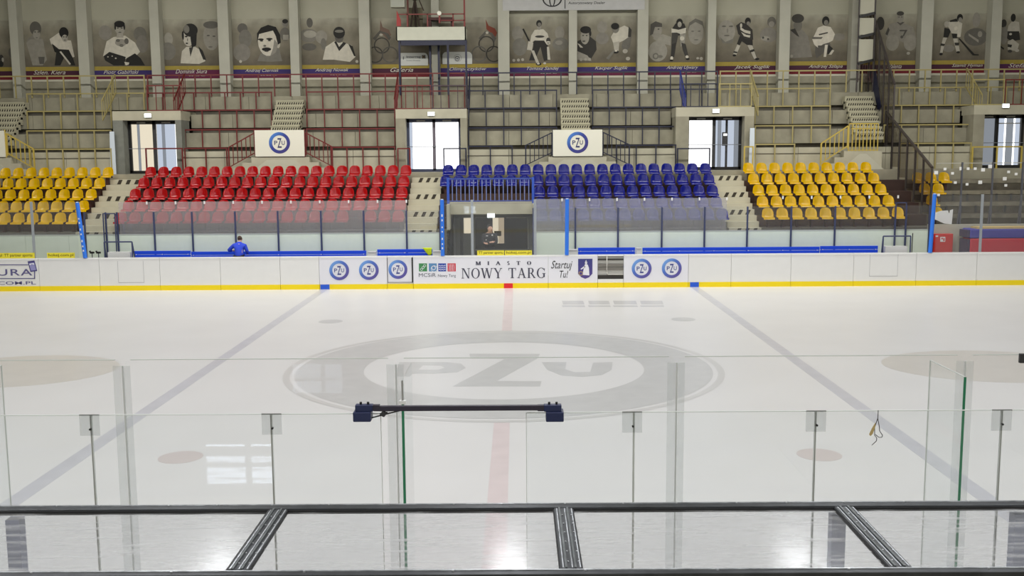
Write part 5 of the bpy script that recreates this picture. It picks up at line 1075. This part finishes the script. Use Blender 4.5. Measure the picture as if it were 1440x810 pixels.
# ------------------------------------------------------------------ partition fence right of the yellow seats
def fp(u, v): return atx(u, v, XF)
FDK = mat('fence_dark', (66, 60, 58), .5); FNV = mat('fence_navy', (30, 34, 62), .5)
def zground(y):
    for i in range(5):
        if y < ROWY[i] + .5: return TREAD[i] if y > ROWY[i] - .35 else (TREAD[i - 1] if i else Z_SW)
    return Z_WALK
def fence_part(tops, lab, n, grp=None):
    P0 = [fp(*q) for q in tops]; base = min(P0, key=lambda p: p.y)
    t = thing('partition_fence', lab, 'fence', (XF, sum(p.y for p in P0) / len(P0), zground(base.y)), grp)
    for p, q in zip(P0, P0[1:]): MB().bar(p, q, .08, .1).build('top_rail', FDK, t)
    ys = [P0[0].y + (P0[-1].y - P0[0].y) * k / n for k in range(n + 1)]
    def top(y):
        for p, q in zip(P0, P0[1:]):
            if min(p.y, q.y) - 1e-6 <= y <= max(p.y, q.y) + 1e-6: return p.z + (q.z - p.z) * (y - p.y) / (q.y - p.y)
        return P0[-1].z
    def gz(y):
        if y < 46.1: return zground(y)
        for k in range(3, -1, -1):
            if y > FACE_Y[k]: return FZ[k][1]
        return Z_WALK
    for y in ys: MB().box(XF - .035, XF + .035, y - .035, y + .035, gz(y), top(y)).build('post', FDK, t)
    for ya, yb in zip(ys, ys[1:]):
        ga = max(gz(ya), gz(yb)) + .1 if abs(gz(ya) - gz(yb)) < 3 else gz(ya)
        MB().add([(XF, ya + .03, ga), (XF, yb - .03, ga), (XF, yb - .03, top(yb) - .05), (XF, ya + .03, top(ya) - .05)], [(0, 1, 2, 3)]).build('sheet', G_FENCE, t)
    return t
fence_part([(1311, 236), (1246, 157)], 'lower part of the dark partition fence, beside the right yellow seats', 6)
t2 = fence_part([(1258, 119), (1230.5, 28), (1219, -12)], 'upper part of the dark partition fence, across the terrace steps', 6)
q = [fp(*p) for p in ((1223, 100), (1233, 100), (1240.5, 150), (1236.5, 158))]
MB().add([(XF - .045, p.y, p.z) for p in q] + [(XF - .037, p.y, p.z) for p in q], [(0, 1, 2, 3), (7, 6, 5, 4), (0, 4, 5, 1), (1, 5, 6, 2), (2, 6, 7, 3), (3, 7, 4, 0)]).build('navy_panel', FNV, t2)
# gate frame on the top gallery next to the fence
yy = 49.45; a, b = X(1207, 60, yy), X(1229.5, 60, yy)
t = thing('gallery_gate', 'black gate frame with three openings against the pillar, above the dotted stairs', 'gate', ((a + b) / 2, yy, z_top))
for x in (a, b): MB().box(x - .03, x + .03, yy, yy + .06, z_top, Z(-14, yy)).build('upright', FDK, t)
for v in (26, 55, 92): MB().bar((a, yy + .03, Z(v, yy) - .04), (b, yy + .03, Z(v - 3, yy) + .04), .06, .12).build('crossbar', BLACK, t)
for v0, v1 in ((-12, 24), (27, 53), (57, 90)): MB().box(a + .04, b - .04, yy + .035, yy + .05, Z(v1, yy) + .02, Z(v0, yy) - .06).build('pale_panel', mat('gate_panel_pale', (186, 184, 166), .7), t)
for k in range(7): x = a + (b - a) * (k + .5) / 7; MB().box(x - .015, x + .015, yy + .02, yy + .05, Z(119, yy), Z(94, yy)).build('baluster', mat('gate_maroon', (60, 28, 30), .5), t)

# ------------------------------------------------------------------ near side: rink glass, bench screen, canopy
def near_y(v_top, z): return atz(720, v_top, z).y
ZR = 2.72
YT, YBM = atz(720, 714, ZR).y, atz(720, 806, ZR).y
YN = YT + .16                                    # near bench screen
ZN = at(720, 580.5, YN).z
ZF = at(720, 502.5, YG).z
# near boards (below the photo, seen through the canopy's far side only)
struct(MB().box(XL, XR, .5, YN - .02, -.3, -.005), 'floor_near', CONC)
us = [-330, -60, 173, 557, 951.5, 1356.5, 1640, 2000]
for k, (ua, ub) in enumerate(zip(us, us[1:])):
    A, B = X(ua, 520, YG), X(ub, 520, YG)
    t = thing('near_board', f'{ORD[k + 1]} white near-side rink board from the left, below the near glass', 'rink board', ((A + B) / 2, YG, 0), 'near side rink boards')
    MB().box(A + .005, B - .005, YG - .02, YG + .12, .2, 1.07).build('panel', WHITE, t); MB().box(A + .005, B - .005, YG - .02, YG + .125, 0, .2).build('kick_strip', YELLOW, t); MB().box(A + .005, B - .005, YG - .04, YG + .14, 1.07, 1.1).build('cap_rail', CAPB, t)
    g = thing('near_glass', f'{ORD[k + 1]} large clear glass sheet from the left on the near rink boards', 'glass screen', ((A + B) / 2, YG, 1.1), 'near rink glass sheets')
    r = .06; z0, z1 = 1.1, ZF; a, b = A + .012, B - .012
    pts = [(a, z0), (b, z0), (b, z1 - r), (b - r * .3, z1 - r * .3), (b - r, z1), (a + r, z1), (a + r * .3, z1 - r * .3), (a, z1 - r)]
    MB().prism(pts, YG, YG + .012).build('sheet', G_CLEAR, g)
    MB().box(a + r, b - r, YG - .001, YG + .013, z1 - .006, z1 + .001).build('top_edge', mat('glass_edge_grey', (214, 218, 214), .3), g)
    zt = Z(511, YG)
    for x0, x1 in ((B - .085, B - .012), (B + .012, B + .07)): MB().box(x0, x1, YG - .02, YG - .012, z0, zt).build('joint_strip', G_STRIP, g)
    MB().box(B - .008, B + .008, YG - .014, YG - .004, z0, zt).build('seal', mat('seal_grey', (212, 214, 214), .5), g)
# glass dividers standing in from the near rink glass
for u0, v0, u1, v1, lab, full in ((8, 512, -30, 548, 'clear glass divider at the far left of the near benches', 1), (567, 534, 562, 507, 'clear glass divider seen edge-on below the black bar', 2), (1354, 533.5, 1297, 507, 'clear glass divider with a green edge right of the dangling wire', 3)):
    yn = YG - .78; yf_ = YG - .05
    x = X(u0, 600, yn if full != 1 else yf_)
    z1 = Z(534, yn)
    t = thing('glass_divider', lab, 'glass screen', (x, (yn + yf_) / 2, 0), 'glass dividers')
    MB().box(x - .006, x + .006, yn + .006, yf_, 1.0, z1).build('sheet', G_NEAR, t)
    if full == 2:
        MB().box(x - .011, x + .011, yn, yn + .006, 1.0, Z(563, yn)).build('green_edge', G_EDGE, t); MB().box(x - .008, x + .008, yn - .006, yn + .006, Z(562, yn), z1).build('edge_guard', mat('guard_grey', (158, 158, 156), .5), t)
        MB().box(x - .028, x + .028, yn - .02, yn + .03, Z(567, yn), Z(562.5, yn)).build('white_clip', WHITE, t)
    else: MB().box(x - .01, x + .01, yn, yn + .006, 1.0, z1).build('green_edge', G_EDGE if full == 3 else mat('glass_edge_soft', (150, 166, 160), .3), t)
    if full != 2: MB().box(x - .005, x + .005, yn, yf_, z1 - .004, z1 + .003).build('top_edge', mat('glass_edge_grey', (214, 218, 214), .3), t)
    if full != 2: MB().box(x - .005, x + .005, yf_ - .006, yf_, 1.0, z1).build('rear_edge', mat('glass_edge_grey', (214, 218, 214), .3), t)
    MB().box(x - .02, x + .02, yn, yf_, 0, 1.0).build('base_panel', WHITE, t)
# bench screen nearest the viewer
xs = [X(u, 640, YN) for u in (-390, -130, 130.5, 383, 537.5)], [X(u, 640, YN) for u in (739.5, 891, 1145.5, 1406, 1670, 1930)]
cnt = 0
for grp in xs:
    for A, B in zip(grp, grp[1:]):
        cnt += 1
        t = thing('bench_glass', f'{ORD[cnt]} clear sheet from the left in the screen nearest the viewer', 'glass screen', ((A + B) / 2, YN, 0), 'sheets of the near bench screen')
        MB().box(A + .006, B - .006, YN, YN + .01, .9, ZN).build('sheet', G_NEAR, t)
        MB().box(A + .006, B - .006, YN - .001, YN + .011, ZN - .003, ZN + .002).build('top_edge', mat('glass_edge_dim', (222, 226, 224), .3), t)
        MB().box(A + .006, B - .006, YN - .01, YN + .03, 0, .9).build('base_panel', WHITE, t)
        for x, s in ((A, 1), (B, -1)):
            MB().box(x + s * .004 - .002, x + s * .004 + .002, YN - .002, YN + .012, .9, ZN).build('side_edge', mat('glass_edge_dim', (222, 226, 224), .3), t)
for k, (u, v) in enumerate(((125, 582), (381.5, 580.5), (889, 579), (1148, 577), (1409.5, 575.5))):
    p = at(u, v, YN - .01); w = .065
    t = thing('joint_plate', f'{ORD[k + 1]} small clear joint plate from the left on the near bench screen', 'plate', (p.x, YN - .012, ZN - .13), 'clear joint plates')
    MB().box(p.x - w, p.x + w, YN - .012, YN - .004, ZN - .135, ZN + .003).build('plate', G_PLATE, t)
    MB().box(p.x - w, p.x + w, YN - .013, YN - .003, ZN + .001, ZN + .006).build('plate_edge', mat('plate_edge', (120, 122, 120) if k != 2 else (240, 240, 240), .4), t)
    MB().tube((p.x + .005, YN - .022, ZN - .092), (p.x + .005, YN - .004, ZN - .092), .007, 8).build('bolt', BLACK, t)
    x = [xs[0][2], xs[0][3], xs[1][1], xs[1][2], xs[1][3]][k]
    MB().box(x - .0022, x + .0022, YN - .0038, YN - .0022, .9, ZN - .01).build('seam', mat('seam_grey_dark', (138, 138, 134), .5) if k != 2 else mat('seam_grey_pale', (190, 192, 190), .5), t)
# black bar clamped across the gateway
yb3 = YN - .03
def bp(u, v): return at(u, v, yb3)
t = thing('gate_bar', 'long dark bar clamped across the gap in the near glass screen', 'bar', bp(640, 578))
A, B = bp(500, 573), bp(790.5, 574); zb0, zb1 = bp(640, 577.3).z, bp(640, 570).z
MB().box(A.x + .12, B.x - .1, yb3 - .015, yb3 + .015, zb0, zb1).build('bar', BAR, t, bevel=.004)
for u0, u1, b0, b1, nm in ((500, 534, 497.5, 522.5, 'l'), (756, 789.5, 767.5, 792.5, 'r')):
    x0, x1 = bp(u0, 570).x, bp(u1, 570).x; zc_ = bp((u0 + u1) / 2, 577.8).z; zt_ = bp((u0 + u1) / 2, 568.6).z
    xa, xb_ = (x0, x0 + .115) if nm == 'l' else (x1 - .115, x1)
    MB().box(xa, xb_, yb3 - .026, yb3 + .026, zc_, zt_).build('bar_socket', CLAMP, t, bevel=.004)
    xc, xd = (xb_, x1) if nm == 'l' else (x0, xa)
    MB().box(xc, xd, yb3 - .019, yb3 + .019, zc_ + .003, zt_ - .003).build('sleeve', BAR, t)
    for q in (.3, .72): x = xa + (xb_ - xa) * q; MB().tube((x, yb3, zt_), (x, yb3, zt_ + .016), .008, 8).build('bolt', BLACK, t)
    c0, c1 = bp(b0, 585).x, bp(b1, 585).x
    MB().box(c0, c1, yb3 - .04, yb3 + .07, bp((b0 + b1) / 2, 591.5).z, zc_).build('glass_clamp', CLAMP, t, bevel=.006)
p, q = bp(522.5, 587.5), bp(562, 577.5); MB().tube(p, q, .005, 6).build('tension_rod', BLACK, t)
c = bp(539.5, 581.5); MB().tube((c.x, yb3 - .02, c.z), (c.x, yb3 + .012, c.z), .017, 10).bar((c.x, yb3, c.z - .022), (c.x, yb3, c.z + .022), .012).bar((c.x - .025, yb3, c.z - .005), (c.x + .025, yb3, c.z + .006), .012).build('turnbuckle', DARK, t)
# dangling wire with a tag
yw = YN - .015
def wp(u, v): return at(u, v, yw)
t = thing('dangling_wire', 'thin bent wire with a tan tag hanging on the near glass', 'wire', wp(1230, 625))
L = [wp(*q) for q in ((1235, 577), (1234.5, 588), (1233, 592), (1230, 601), (1230, 612), (1233, 616), (1232.5, 620), (1226, 626))]
MB().path(L, .0024, 6).build('wire', mat('wire_dark', (52, 48, 44), .5), t)
L = [wp(*q) for q in ((1234.5, 589), (1236.5, 600), (1237, 606), (1241, 612), (1240, 615), (1236, 615), (1231, 611))]
MB().path(L, .0024, 6).build('wire_loop', mat('wire_dark', (52, 48, 44)), t)
q = [wp(*q) for q in ((1231, 594), (1226, 602), (1222, 611), (1224, 613), (1227, 610), (1230, 602))]
MB().prism([(p.x, p.z) for p in q], yw - .004, yw).build('tag', mat('tag_tan', (188, 166, 112), .7), t)
p = at(1437, 503, YG - .02); c = MB().box(p.x - .03, p.x + .05, YG - .05, YG - .016, p.z - .045, p.z + .04).build('glass_clip', DARK, loc=(p.x, YG - .03, p.z - .04), bevel=.004); tag(c, 'small dark clip on the near rink glass at the right edge', 'clip')
# canopy of clear sheets over the near bench
z1 = ZR
cb = [atz(u, 714, z1).x for u in (-430, -10, 395, 791.5, 1185, 1580, 1975)]
ct = thing('bench_canopy', 'low canopy of clear scratched sheets in a black metal frame over the near bench', 'canopy', (0, (YT + YBM) / 2, 0))
x0, x1 = cb[0] - .04, cb[-1] + .04
YT0 = atz(720, 718, z1).y; YB0 = atz(720, 803.5, z1).y
fr = MB().box(x0, x1, YT0, YT + .04, z1 - .014, z1 + .02).build('rear_rail', ALU, ct, bevel=.004)
MB().box(x0, x1, YT0 - .012, YT0 + .0, z1 - .012, z1 + .012).build('rear_rubber', ALU_D, ct)
MB().box(x0, x1, YB0 - .07, YB0, z1 - .05, z1 + .014).build('front_rail', ALU, ct, bevel=.004)
MB().box(x0, x1, YB0, YB0 + .008, z1 - .045, z1 + .006).build('front_rubber', ALU_D, ct)
RV_ = mat('rivet_bright', (214, 216, 220), .3, metal=.7)
SILV = mat('rail_highlight', (206, 210, 216), .25, metal=.5, var=.35, vscale=14)  # metal highlights along rails and crossbars, laid on as pale strips
MB().box(x0, x1, YT + .012, YT + .02, z1 + .02, z1 + .024).build('highlight_strip', SILV, ct)
MB().box(x0, x1, YB0 - .022, YB0 - .012, z1 + .014, z1 + .019).build('highlight_strip', SILV, ct)
for k in range(30):
    x = x0 + (x1 - x0) * (k + .5) / 30 + random.uniform(-.05, .05)
    MB().tube((x, YT + .01, z1 + .02), (x, YT + .01, z1 + .026), .006, 8).build('rivet', RV_, ct)
    if k % 2: MB().tube((x + .06, YB0 - .03, z1 + .014), (x + .06, YB0 - .03, z1 + .022), .007, 8).build('rivet', RV_, ct)
for k, x in enumerate(cb):
    w = .06
    MB().box(x - w, x + w, YB0 - .0, YT0 + .0, z1 + .003, z1 + .016).build('crossbar', ALU, ct, bevel=.003)
    MB().box(x - w * .55, x - w * .35, YB0, YT0, z1 + .016, z1 + .024).box(x + w * .3, x + w * .5, YB0, YT0, z1 + .016, z1 + .024).build('crossbar_ridge', mat('ridge_alu', (110, 114, 116), .35, metal=.5, var=.3, vscale=12), ct)
    for s in (-.72, .12, .86): MB().box(x + s * w - .0035, x + s * w + .0035, YB0 + .01, YT0 - .01, z1 + .016, z1 + .0185).build('highlight_strip', SILV, ct)
    for s in (-1, 1): MB().box(x + s * w - .006, x + s * w + .006, YB0, YT0, z1 - .01, z1 + .012).build('edge_rubber', ALU_D, ct)
    for q in range(6):
        y = YB0 + (YT0 - YB0) * (q + .6) / 6.5
        for s in (-.2, .75): MB().tube((x + s * w, y, z1 + .016), (x + s * w, y, z1 + .021), .005, 8).build('rivet', RV_, ct)
for a, b in zip(cb, cb[1:]):
    MB().box(a, b, YB0 - .02, YT0, z1 - .006, z1).build('sheet', G_ROOF, ct)
for u, v in ((20, 730), (1178, 730), (1434, 730)):
    p = at(u, v, YT - .02); MB().box(p.x - .045, p.x + .045, YT - .05, YT + .03, 0, z1 - .05).build('post', mat('canopy_post', (150, 156, 182), .4), ct)
# ------------------------------------------------------------------ people
def skin(name, V, Ed, mt, parent, sub=2):
    me = bpy.data.meshes.new(name); o0 = ORG[parent.name]
    me.from_pydata([Vector(v[:3]) for v in V], Ed, []); o = bpy.data.objects.new(name, me); COL.objects.link(o)
    o.modifiers.new('k', 'SKIN'); me.skin_vertices[0].data[0].use_root = True
    for i, v in enumerate(V):
        r = v[3]; me.skin_vertices[0].data[i].radius = (r, v[4] if len(v) > 4 else r)
    s = o.modifiers.new('s', 'SUBSURF'); s.levels = s.render_levels = sub
    dg = bpy.context.evaluated_depsgraph_get(); dg.update(); m2 = bpy.data.meshes.new_from_object(o.evaluated_get(dg))
    bpy.data.objects.remove(o); m2.materials.clear(); m2.materials.append(mt); m2.polygons.foreach_set('use_smooth', [True] * len(m2.polygons))
    o = bpy.data.objects.new(name, m2); COL.objects.link(o); o.parent = parent; ORG[o.name] = o0; return o
def chain(V, Ed, start, pts):
    k = start
    for p in pts: V.append(p); Ed.append((k, len(V) - 1)); k = len(V) - 1
    return k
def person(label, base, turn, J, mats_, scale=1.0):
    """J: joints in metres, x to the person's left-hand side of the picture, y away from the front, z up"""
    t = thing('person', label, 'person', base); t.rotation_euler = (0, 0, turn); t.scale = (scale,) * 3
    SK, JK, TR, HR, SH = mats_
    V = [(*J['pelvis'], .15, .11)]; Ed = []
    ch = chain(V, Ed, 0, [(*J['waist'], .14, .10), (*J['chest'], .165, .115)]); nk = chain(V, Ed, ch, [(*J['neck'], .06)]); chain(V, Ed, nk, [(*J['chin'], .075, .085), (*J['head'], .082, .098), (*J['crown'], .06, .07)])
    for s in 'lr':
        w = chain(V, Ed, ch, [(*J['sh_' + s], .062), (*J['el_' + s], .044), (*J['wr_' + s], .03)])
        d = (Vector(J['wr_' + s]) - Vector(J['el_' + s])).normalized(); side = d.orthogonal().normalized()
        pm = Vector(J['wr_' + s]) + d * .08; V.append((*pm, .036, .018)); Ed.append((w, len(V) - 1)); pk = len(V) - 1
        for q, (o_, l_) in enumerate(((-.03, .07), (-.01, .085), (.01, .08), (.028, .062))):
            b_ = pm + side * o_ + d * .02; chain(V, Ed, pk, [(*b_, .009), (*(b_ + d * l_ * .55 + d.cross(side) * .01), .0085), (*(b_ + d * l_ * .9 + d.cross(side) * .03), .007)])
        tb = Vector(J['wr_' + s]) + d * .04 + side * .035; chain(V, Ed, pk, [(*tb, .011), (*(tb + d * .03 + side * .02), .009)])
        chain(V, Ed, 0, [(*J['hip_' + s], .095), (*J['kn_' + s], .06), (*J['an_' + s], .042), (*J['toe_' + s], .036)])
    skin('body', V, Ed, SK, t)
    V = [(*(Vector(J['pelvis']) - Vector((0, 0, .16))), .19, .15)]; Ed = []; ch = chain(V, Ed, 0, [(*J['pelvis'], .185, .14), (*J['waist'], .175, .13), (*J['chest'], .195, .14)]); chain(V, Ed, ch, [(*Vector(J['chest']).lerp(Vector(J['neck']), .75), .1), (*Vector(J['chest']).lerp(Vector(J['neck']), 1.08), .078)])
    for s in 'lr': chain(V, Ed, ch, [(*J['sh_' + s], .088), (*J['el_' + s], .07), (*(Vector(J['el_' + s]).lerp(Vector(J['wr_' + s]), .95)), .05)])
    jk = skin('jacket', V, Ed, JK, t)
    V = [(*J['pelvis'], .17, .125)]; Ed = []
    for s in 'lr': chain(V, Ed, 0, [(*J['hip_' + s], .11), (*J['kn_' + s], .08), (*(Vector(J['an_' + s]) + Vector((0, 0, .03))), .065)])
    skin('trousers', V, Ed, TR, t)
    for s in 'lr':
        a_, b_ = Vector(J['an_' + s]), Vector(J['toe_' + s]); skin('shoe', [(*(a_ + Vector((0, 0, -.02))), .05), (*a_.lerp(b_, .5), .052), (*b_, .045)], [(0, 1), (1, 2)], SH, t, 1)
    hd = Vector(J['head']); fr_ = Vector(J.get('face', (0, -1, 0))).normalized(); up = (Vector(J['crown']) - hd).normalized(); sd = fr_.cross(up)
    bm = bmesh.new(); bmesh.ops.create_uvsphere(bm, u_segments=18, v_segments=12, radius=1)
    ctr = hd + up * .03 - fr_ * .012
    def onf(v): return v.co.dot(fr_)
    dl = [v for v in bm.verts if (v.co.dot(fr_) > .25 and v.co.dot(up) < .45) or v.co.dot(up) < -.55]
    bmesh.ops.delete(bm, geom=dl, context='VERTS')
    for v in bm.verts: v.co = ctr + sd * v.co.dot(sd) * .094 + fr_ * v.co.dot(fr_) * .112 + up * v.co.dot(up) * .112
    bmesh.ops.solidify(bm, geom=bm.faces[:], thickness=.012)
    me = bpy.data.meshes.new('hair'); bm.to_mesh(me); bm.free(); me.materials.append(HR); me.polygons.foreach_set('use_smooth', [True] * len(me.polygons))
    h = bpy.data.objects.new('hair', me); COL.objects.link(h); h.parent = t; ORG['hair'] = ORG[t.name]
    fc = hd + fr_ * .088
    mb = MB(); o0 = Vector((0, 0, 0)); w0 = ORG[t.name]
    def loc(v): return v + w0
    nb = MB().tube(loc(fc + up * .02), loc(fc + fr_ * .03 - up * .022), .008, 8, .016); nb.build('nose', SK, t, smooth=True)
    for s in (-1, 1):
        e = fc + sd * s * .034 + up * .022 - fr_ * .008
        MB().tube(loc(e - fr_ * .01), loc(e + fr_ * .006), .011, 10, .007).build('eye', DARK, t)
        ea = hd + sd * s * .086 - up * .005; MB().tube(loc(ea - sd * s * .01), loc(ea + sd * s * .014), .028, 10, .02).build('ear', SK, t, smooth=True)
    mo = fc - up * .052 - fr_ * .004; MB().tube(loc(mo - sd * .024), loc(mo + sd * .024), .007, 8).build('mouth', mat('lip_brown', (150, 84, 76), .6), t, smooth=True)
    return t, jk
SKIN_ = mat('skin_tone', (214, 170, 146), .6); TRD = mat('trousers_dark', (30, 32, 40), .8); SHB = mat('shoe_black', (20, 20, 20), .6)
# person in the blue jacket seen from behind, bent over the bench
yp = 39.95; p = at(336, 333.5, yp); H = p.z - .25
J = dict(pelvis=(0, -.10, H - .72), waist=(0, -.04, H - .52), chest=(-.01, .06, H - .33), neck=(-.01, .12, H - .2), chin=(-.01, .16, H - .17), head=(-.01, .17, H - .1), crown=(-.01, .17, H - .03), face=(0, 1, -.15),
         sh_l=(-.23, .05, H - .33), el_l=(-.44, .02, H - .52), wr_l=(-.36, .26, H - .55), sh_r=(.21, .05, H - .34), el_r=(.30, .04, H - .60), wr_r=(.22, .34, H - .66),
         hip_l=(-.1, -.1, H - .78), kn_l=(-.11, .02, .46), an_l=(-.11, -.04, .08), toe_l=(-.12, .12, .04), hip_r=(.1, -.1, H - .78), kn_r=(.11, .02, .46), an_r=(.11, -.04, .08), toe_r=(.12, .12, .04))
person('person in a bright blue jacket seen from behind, bending at the left bench', (p.x, yp, .25), 0, J, (SKIN_, mat('jacket_blue', (44, 72, 208), .8, var=.06), TRD, mat('hair_brown', (74, 58, 46), .8), SHB))
# man in black behind the middle glass, arms crossed, looking to the right of the photo
yp = 40.5; p = at(689, 316.8, yp); zfl = .3; k_ = 1.16; H = (p.z - zfl) / k_
J = dict(pelvis=(-.02, 0, H - .78), waist=(-.02, 0, H - .58), chest=(-.02, .01, H - .38), neck=(0, 0, H - .235), chin=(.01, -.02, H - .185), head=(.005, -.01, H - .11), crown=(.0, 0, H - .03), face=(.62, -.78, 0),
         sh_l=(-.215, .01, H - .355), el_l=(-.24, -.1, H - .6), wr_l=(.02, -.23, H - .565), sh_r=(.185, .01, H - .355), el_r=(.22, -.1, H - .6), wr_r=(-.05, -.20, H - .60),
         hip_l=(-.1, 0, H - .84), kn_l=(-.11, -.03, .47), an_l=(-.11, .01, .08), toe_l=(-.14, -.15, .04), hip_r=(.08, 0, H - .84), kn_r=(.1, -.03, .47), an_r=(.1, .01, .08), toe_r=(.13, -.15, .04))
t, jk = person('man in a black tracksuit top with arms crossed behind the middle glass', (p.x, yp, zfl), 0, J, (SKIN_, mat('jacket_black', (36, 36, 40), .8), TRD, mat('hair_black', (34, 28, 24), .8), SHB), k_)
for dx, dz, w, h in ((-.10, H - .36, .07, .022), (.08, H - .345, .045, .045), (-.13, H - .5, .035, .03)):
    b = Vector((dx, -.165, dz)); 
    o = MB().box(dx - w / 2 + p.x, dx + w / 2 + p.x, yp - .175, yp - .15, dz + zfl, dz + h + zfl).build('chest_print', WHITE, t)
# low dark counter in front of him
a, b = X(668, 355, 39.95), X(744, 355, 39.95)
t = thing('timekeeper_desk', 'dark desk behind the yellow adverts in front of the man in black', 'desk', ((a + b) / 2, 39.95, .3))
MB().box(a, b, 39.75, 40.15, Z(351, 39.95) - .05, Z(351, 39.95)).build('top', DARK, t); MB().box(a, b, 39.78, 39.82, .3, Z(351, 39.95) - .05).build('front', BLACK, t)
for x in (a + .05, b - .05): MB().box(x - .04, x + .04, 40.05, 40.13, .3, Z(351, 39.95) - .05).build('leg', BLACK, t)

# ------------------------------------------------------------------ light
def area(name, loc, sx, sy, power, rot=(0, 0, 0), col=(1, 1, 1)):
    l = bpy.data.lights.new(name, 'AREA'); l.shape = 'RECTANGLE'; l.size = sx; l.size_y = sy; l.energy = power; l.color = col
    o = bpy.data.objects.new(name, l); COL.objects.link(o); o.location = loc; o.rotation_euler = rot; return o
for x in (-18, -9, 0, 9, 18): area('rink_lamp', (x, 17.5, 13.2), 1.0, 29, LP, (0, 0, 0), (.985, .99, 1))
area('stand_fill', (0, 37.6, 13.3), 46, .7, LS, (math.radians(24), 0, 0), (1, .975, .91))  # added fill, tilted to brighten the stand fronts and back wall
area('near_fill', (0, -2, 13.2), 44, .8, LN, (0, 0, 0), (1, .99, .97))  # added fill behind the viewpoint for camera-facing surfaces
w = bpy.data.worlds.new('world'); sc.world = w; w.use_nodes = True
w.node_tree.nodes['Background'].inputs[0].default_value = (.8, .85, .9, 1); w.node_tree.nodes['Background'].inputs[1].default_value = .3
sc.view_settings.view_transform = 'Standard'; sc.view_settings.look = 'None'; sc.view_settings.gamma = 1; sc.view_settings.exposure = .07
sc.view_settings.use_curve_mapping = False
sc.cycles.use_denoising = True
try: sc.cycles.denoiser = 'OPENIMAGEDENOISE'
except Exception: pass
sc.cycles.max_bounces = 10; sc.cycles.diffuse_bounces = 4; sc.cycles.glossy_bounces = 3; sc.cycles.transparent_max_bounces = 24; sc.cycles.transmission_bounces = 4
sc.cycles.caustics_reflective = False; sc.cycles.caustics_refractive = False; sc.cycles.sample_clamp_indirect = 4
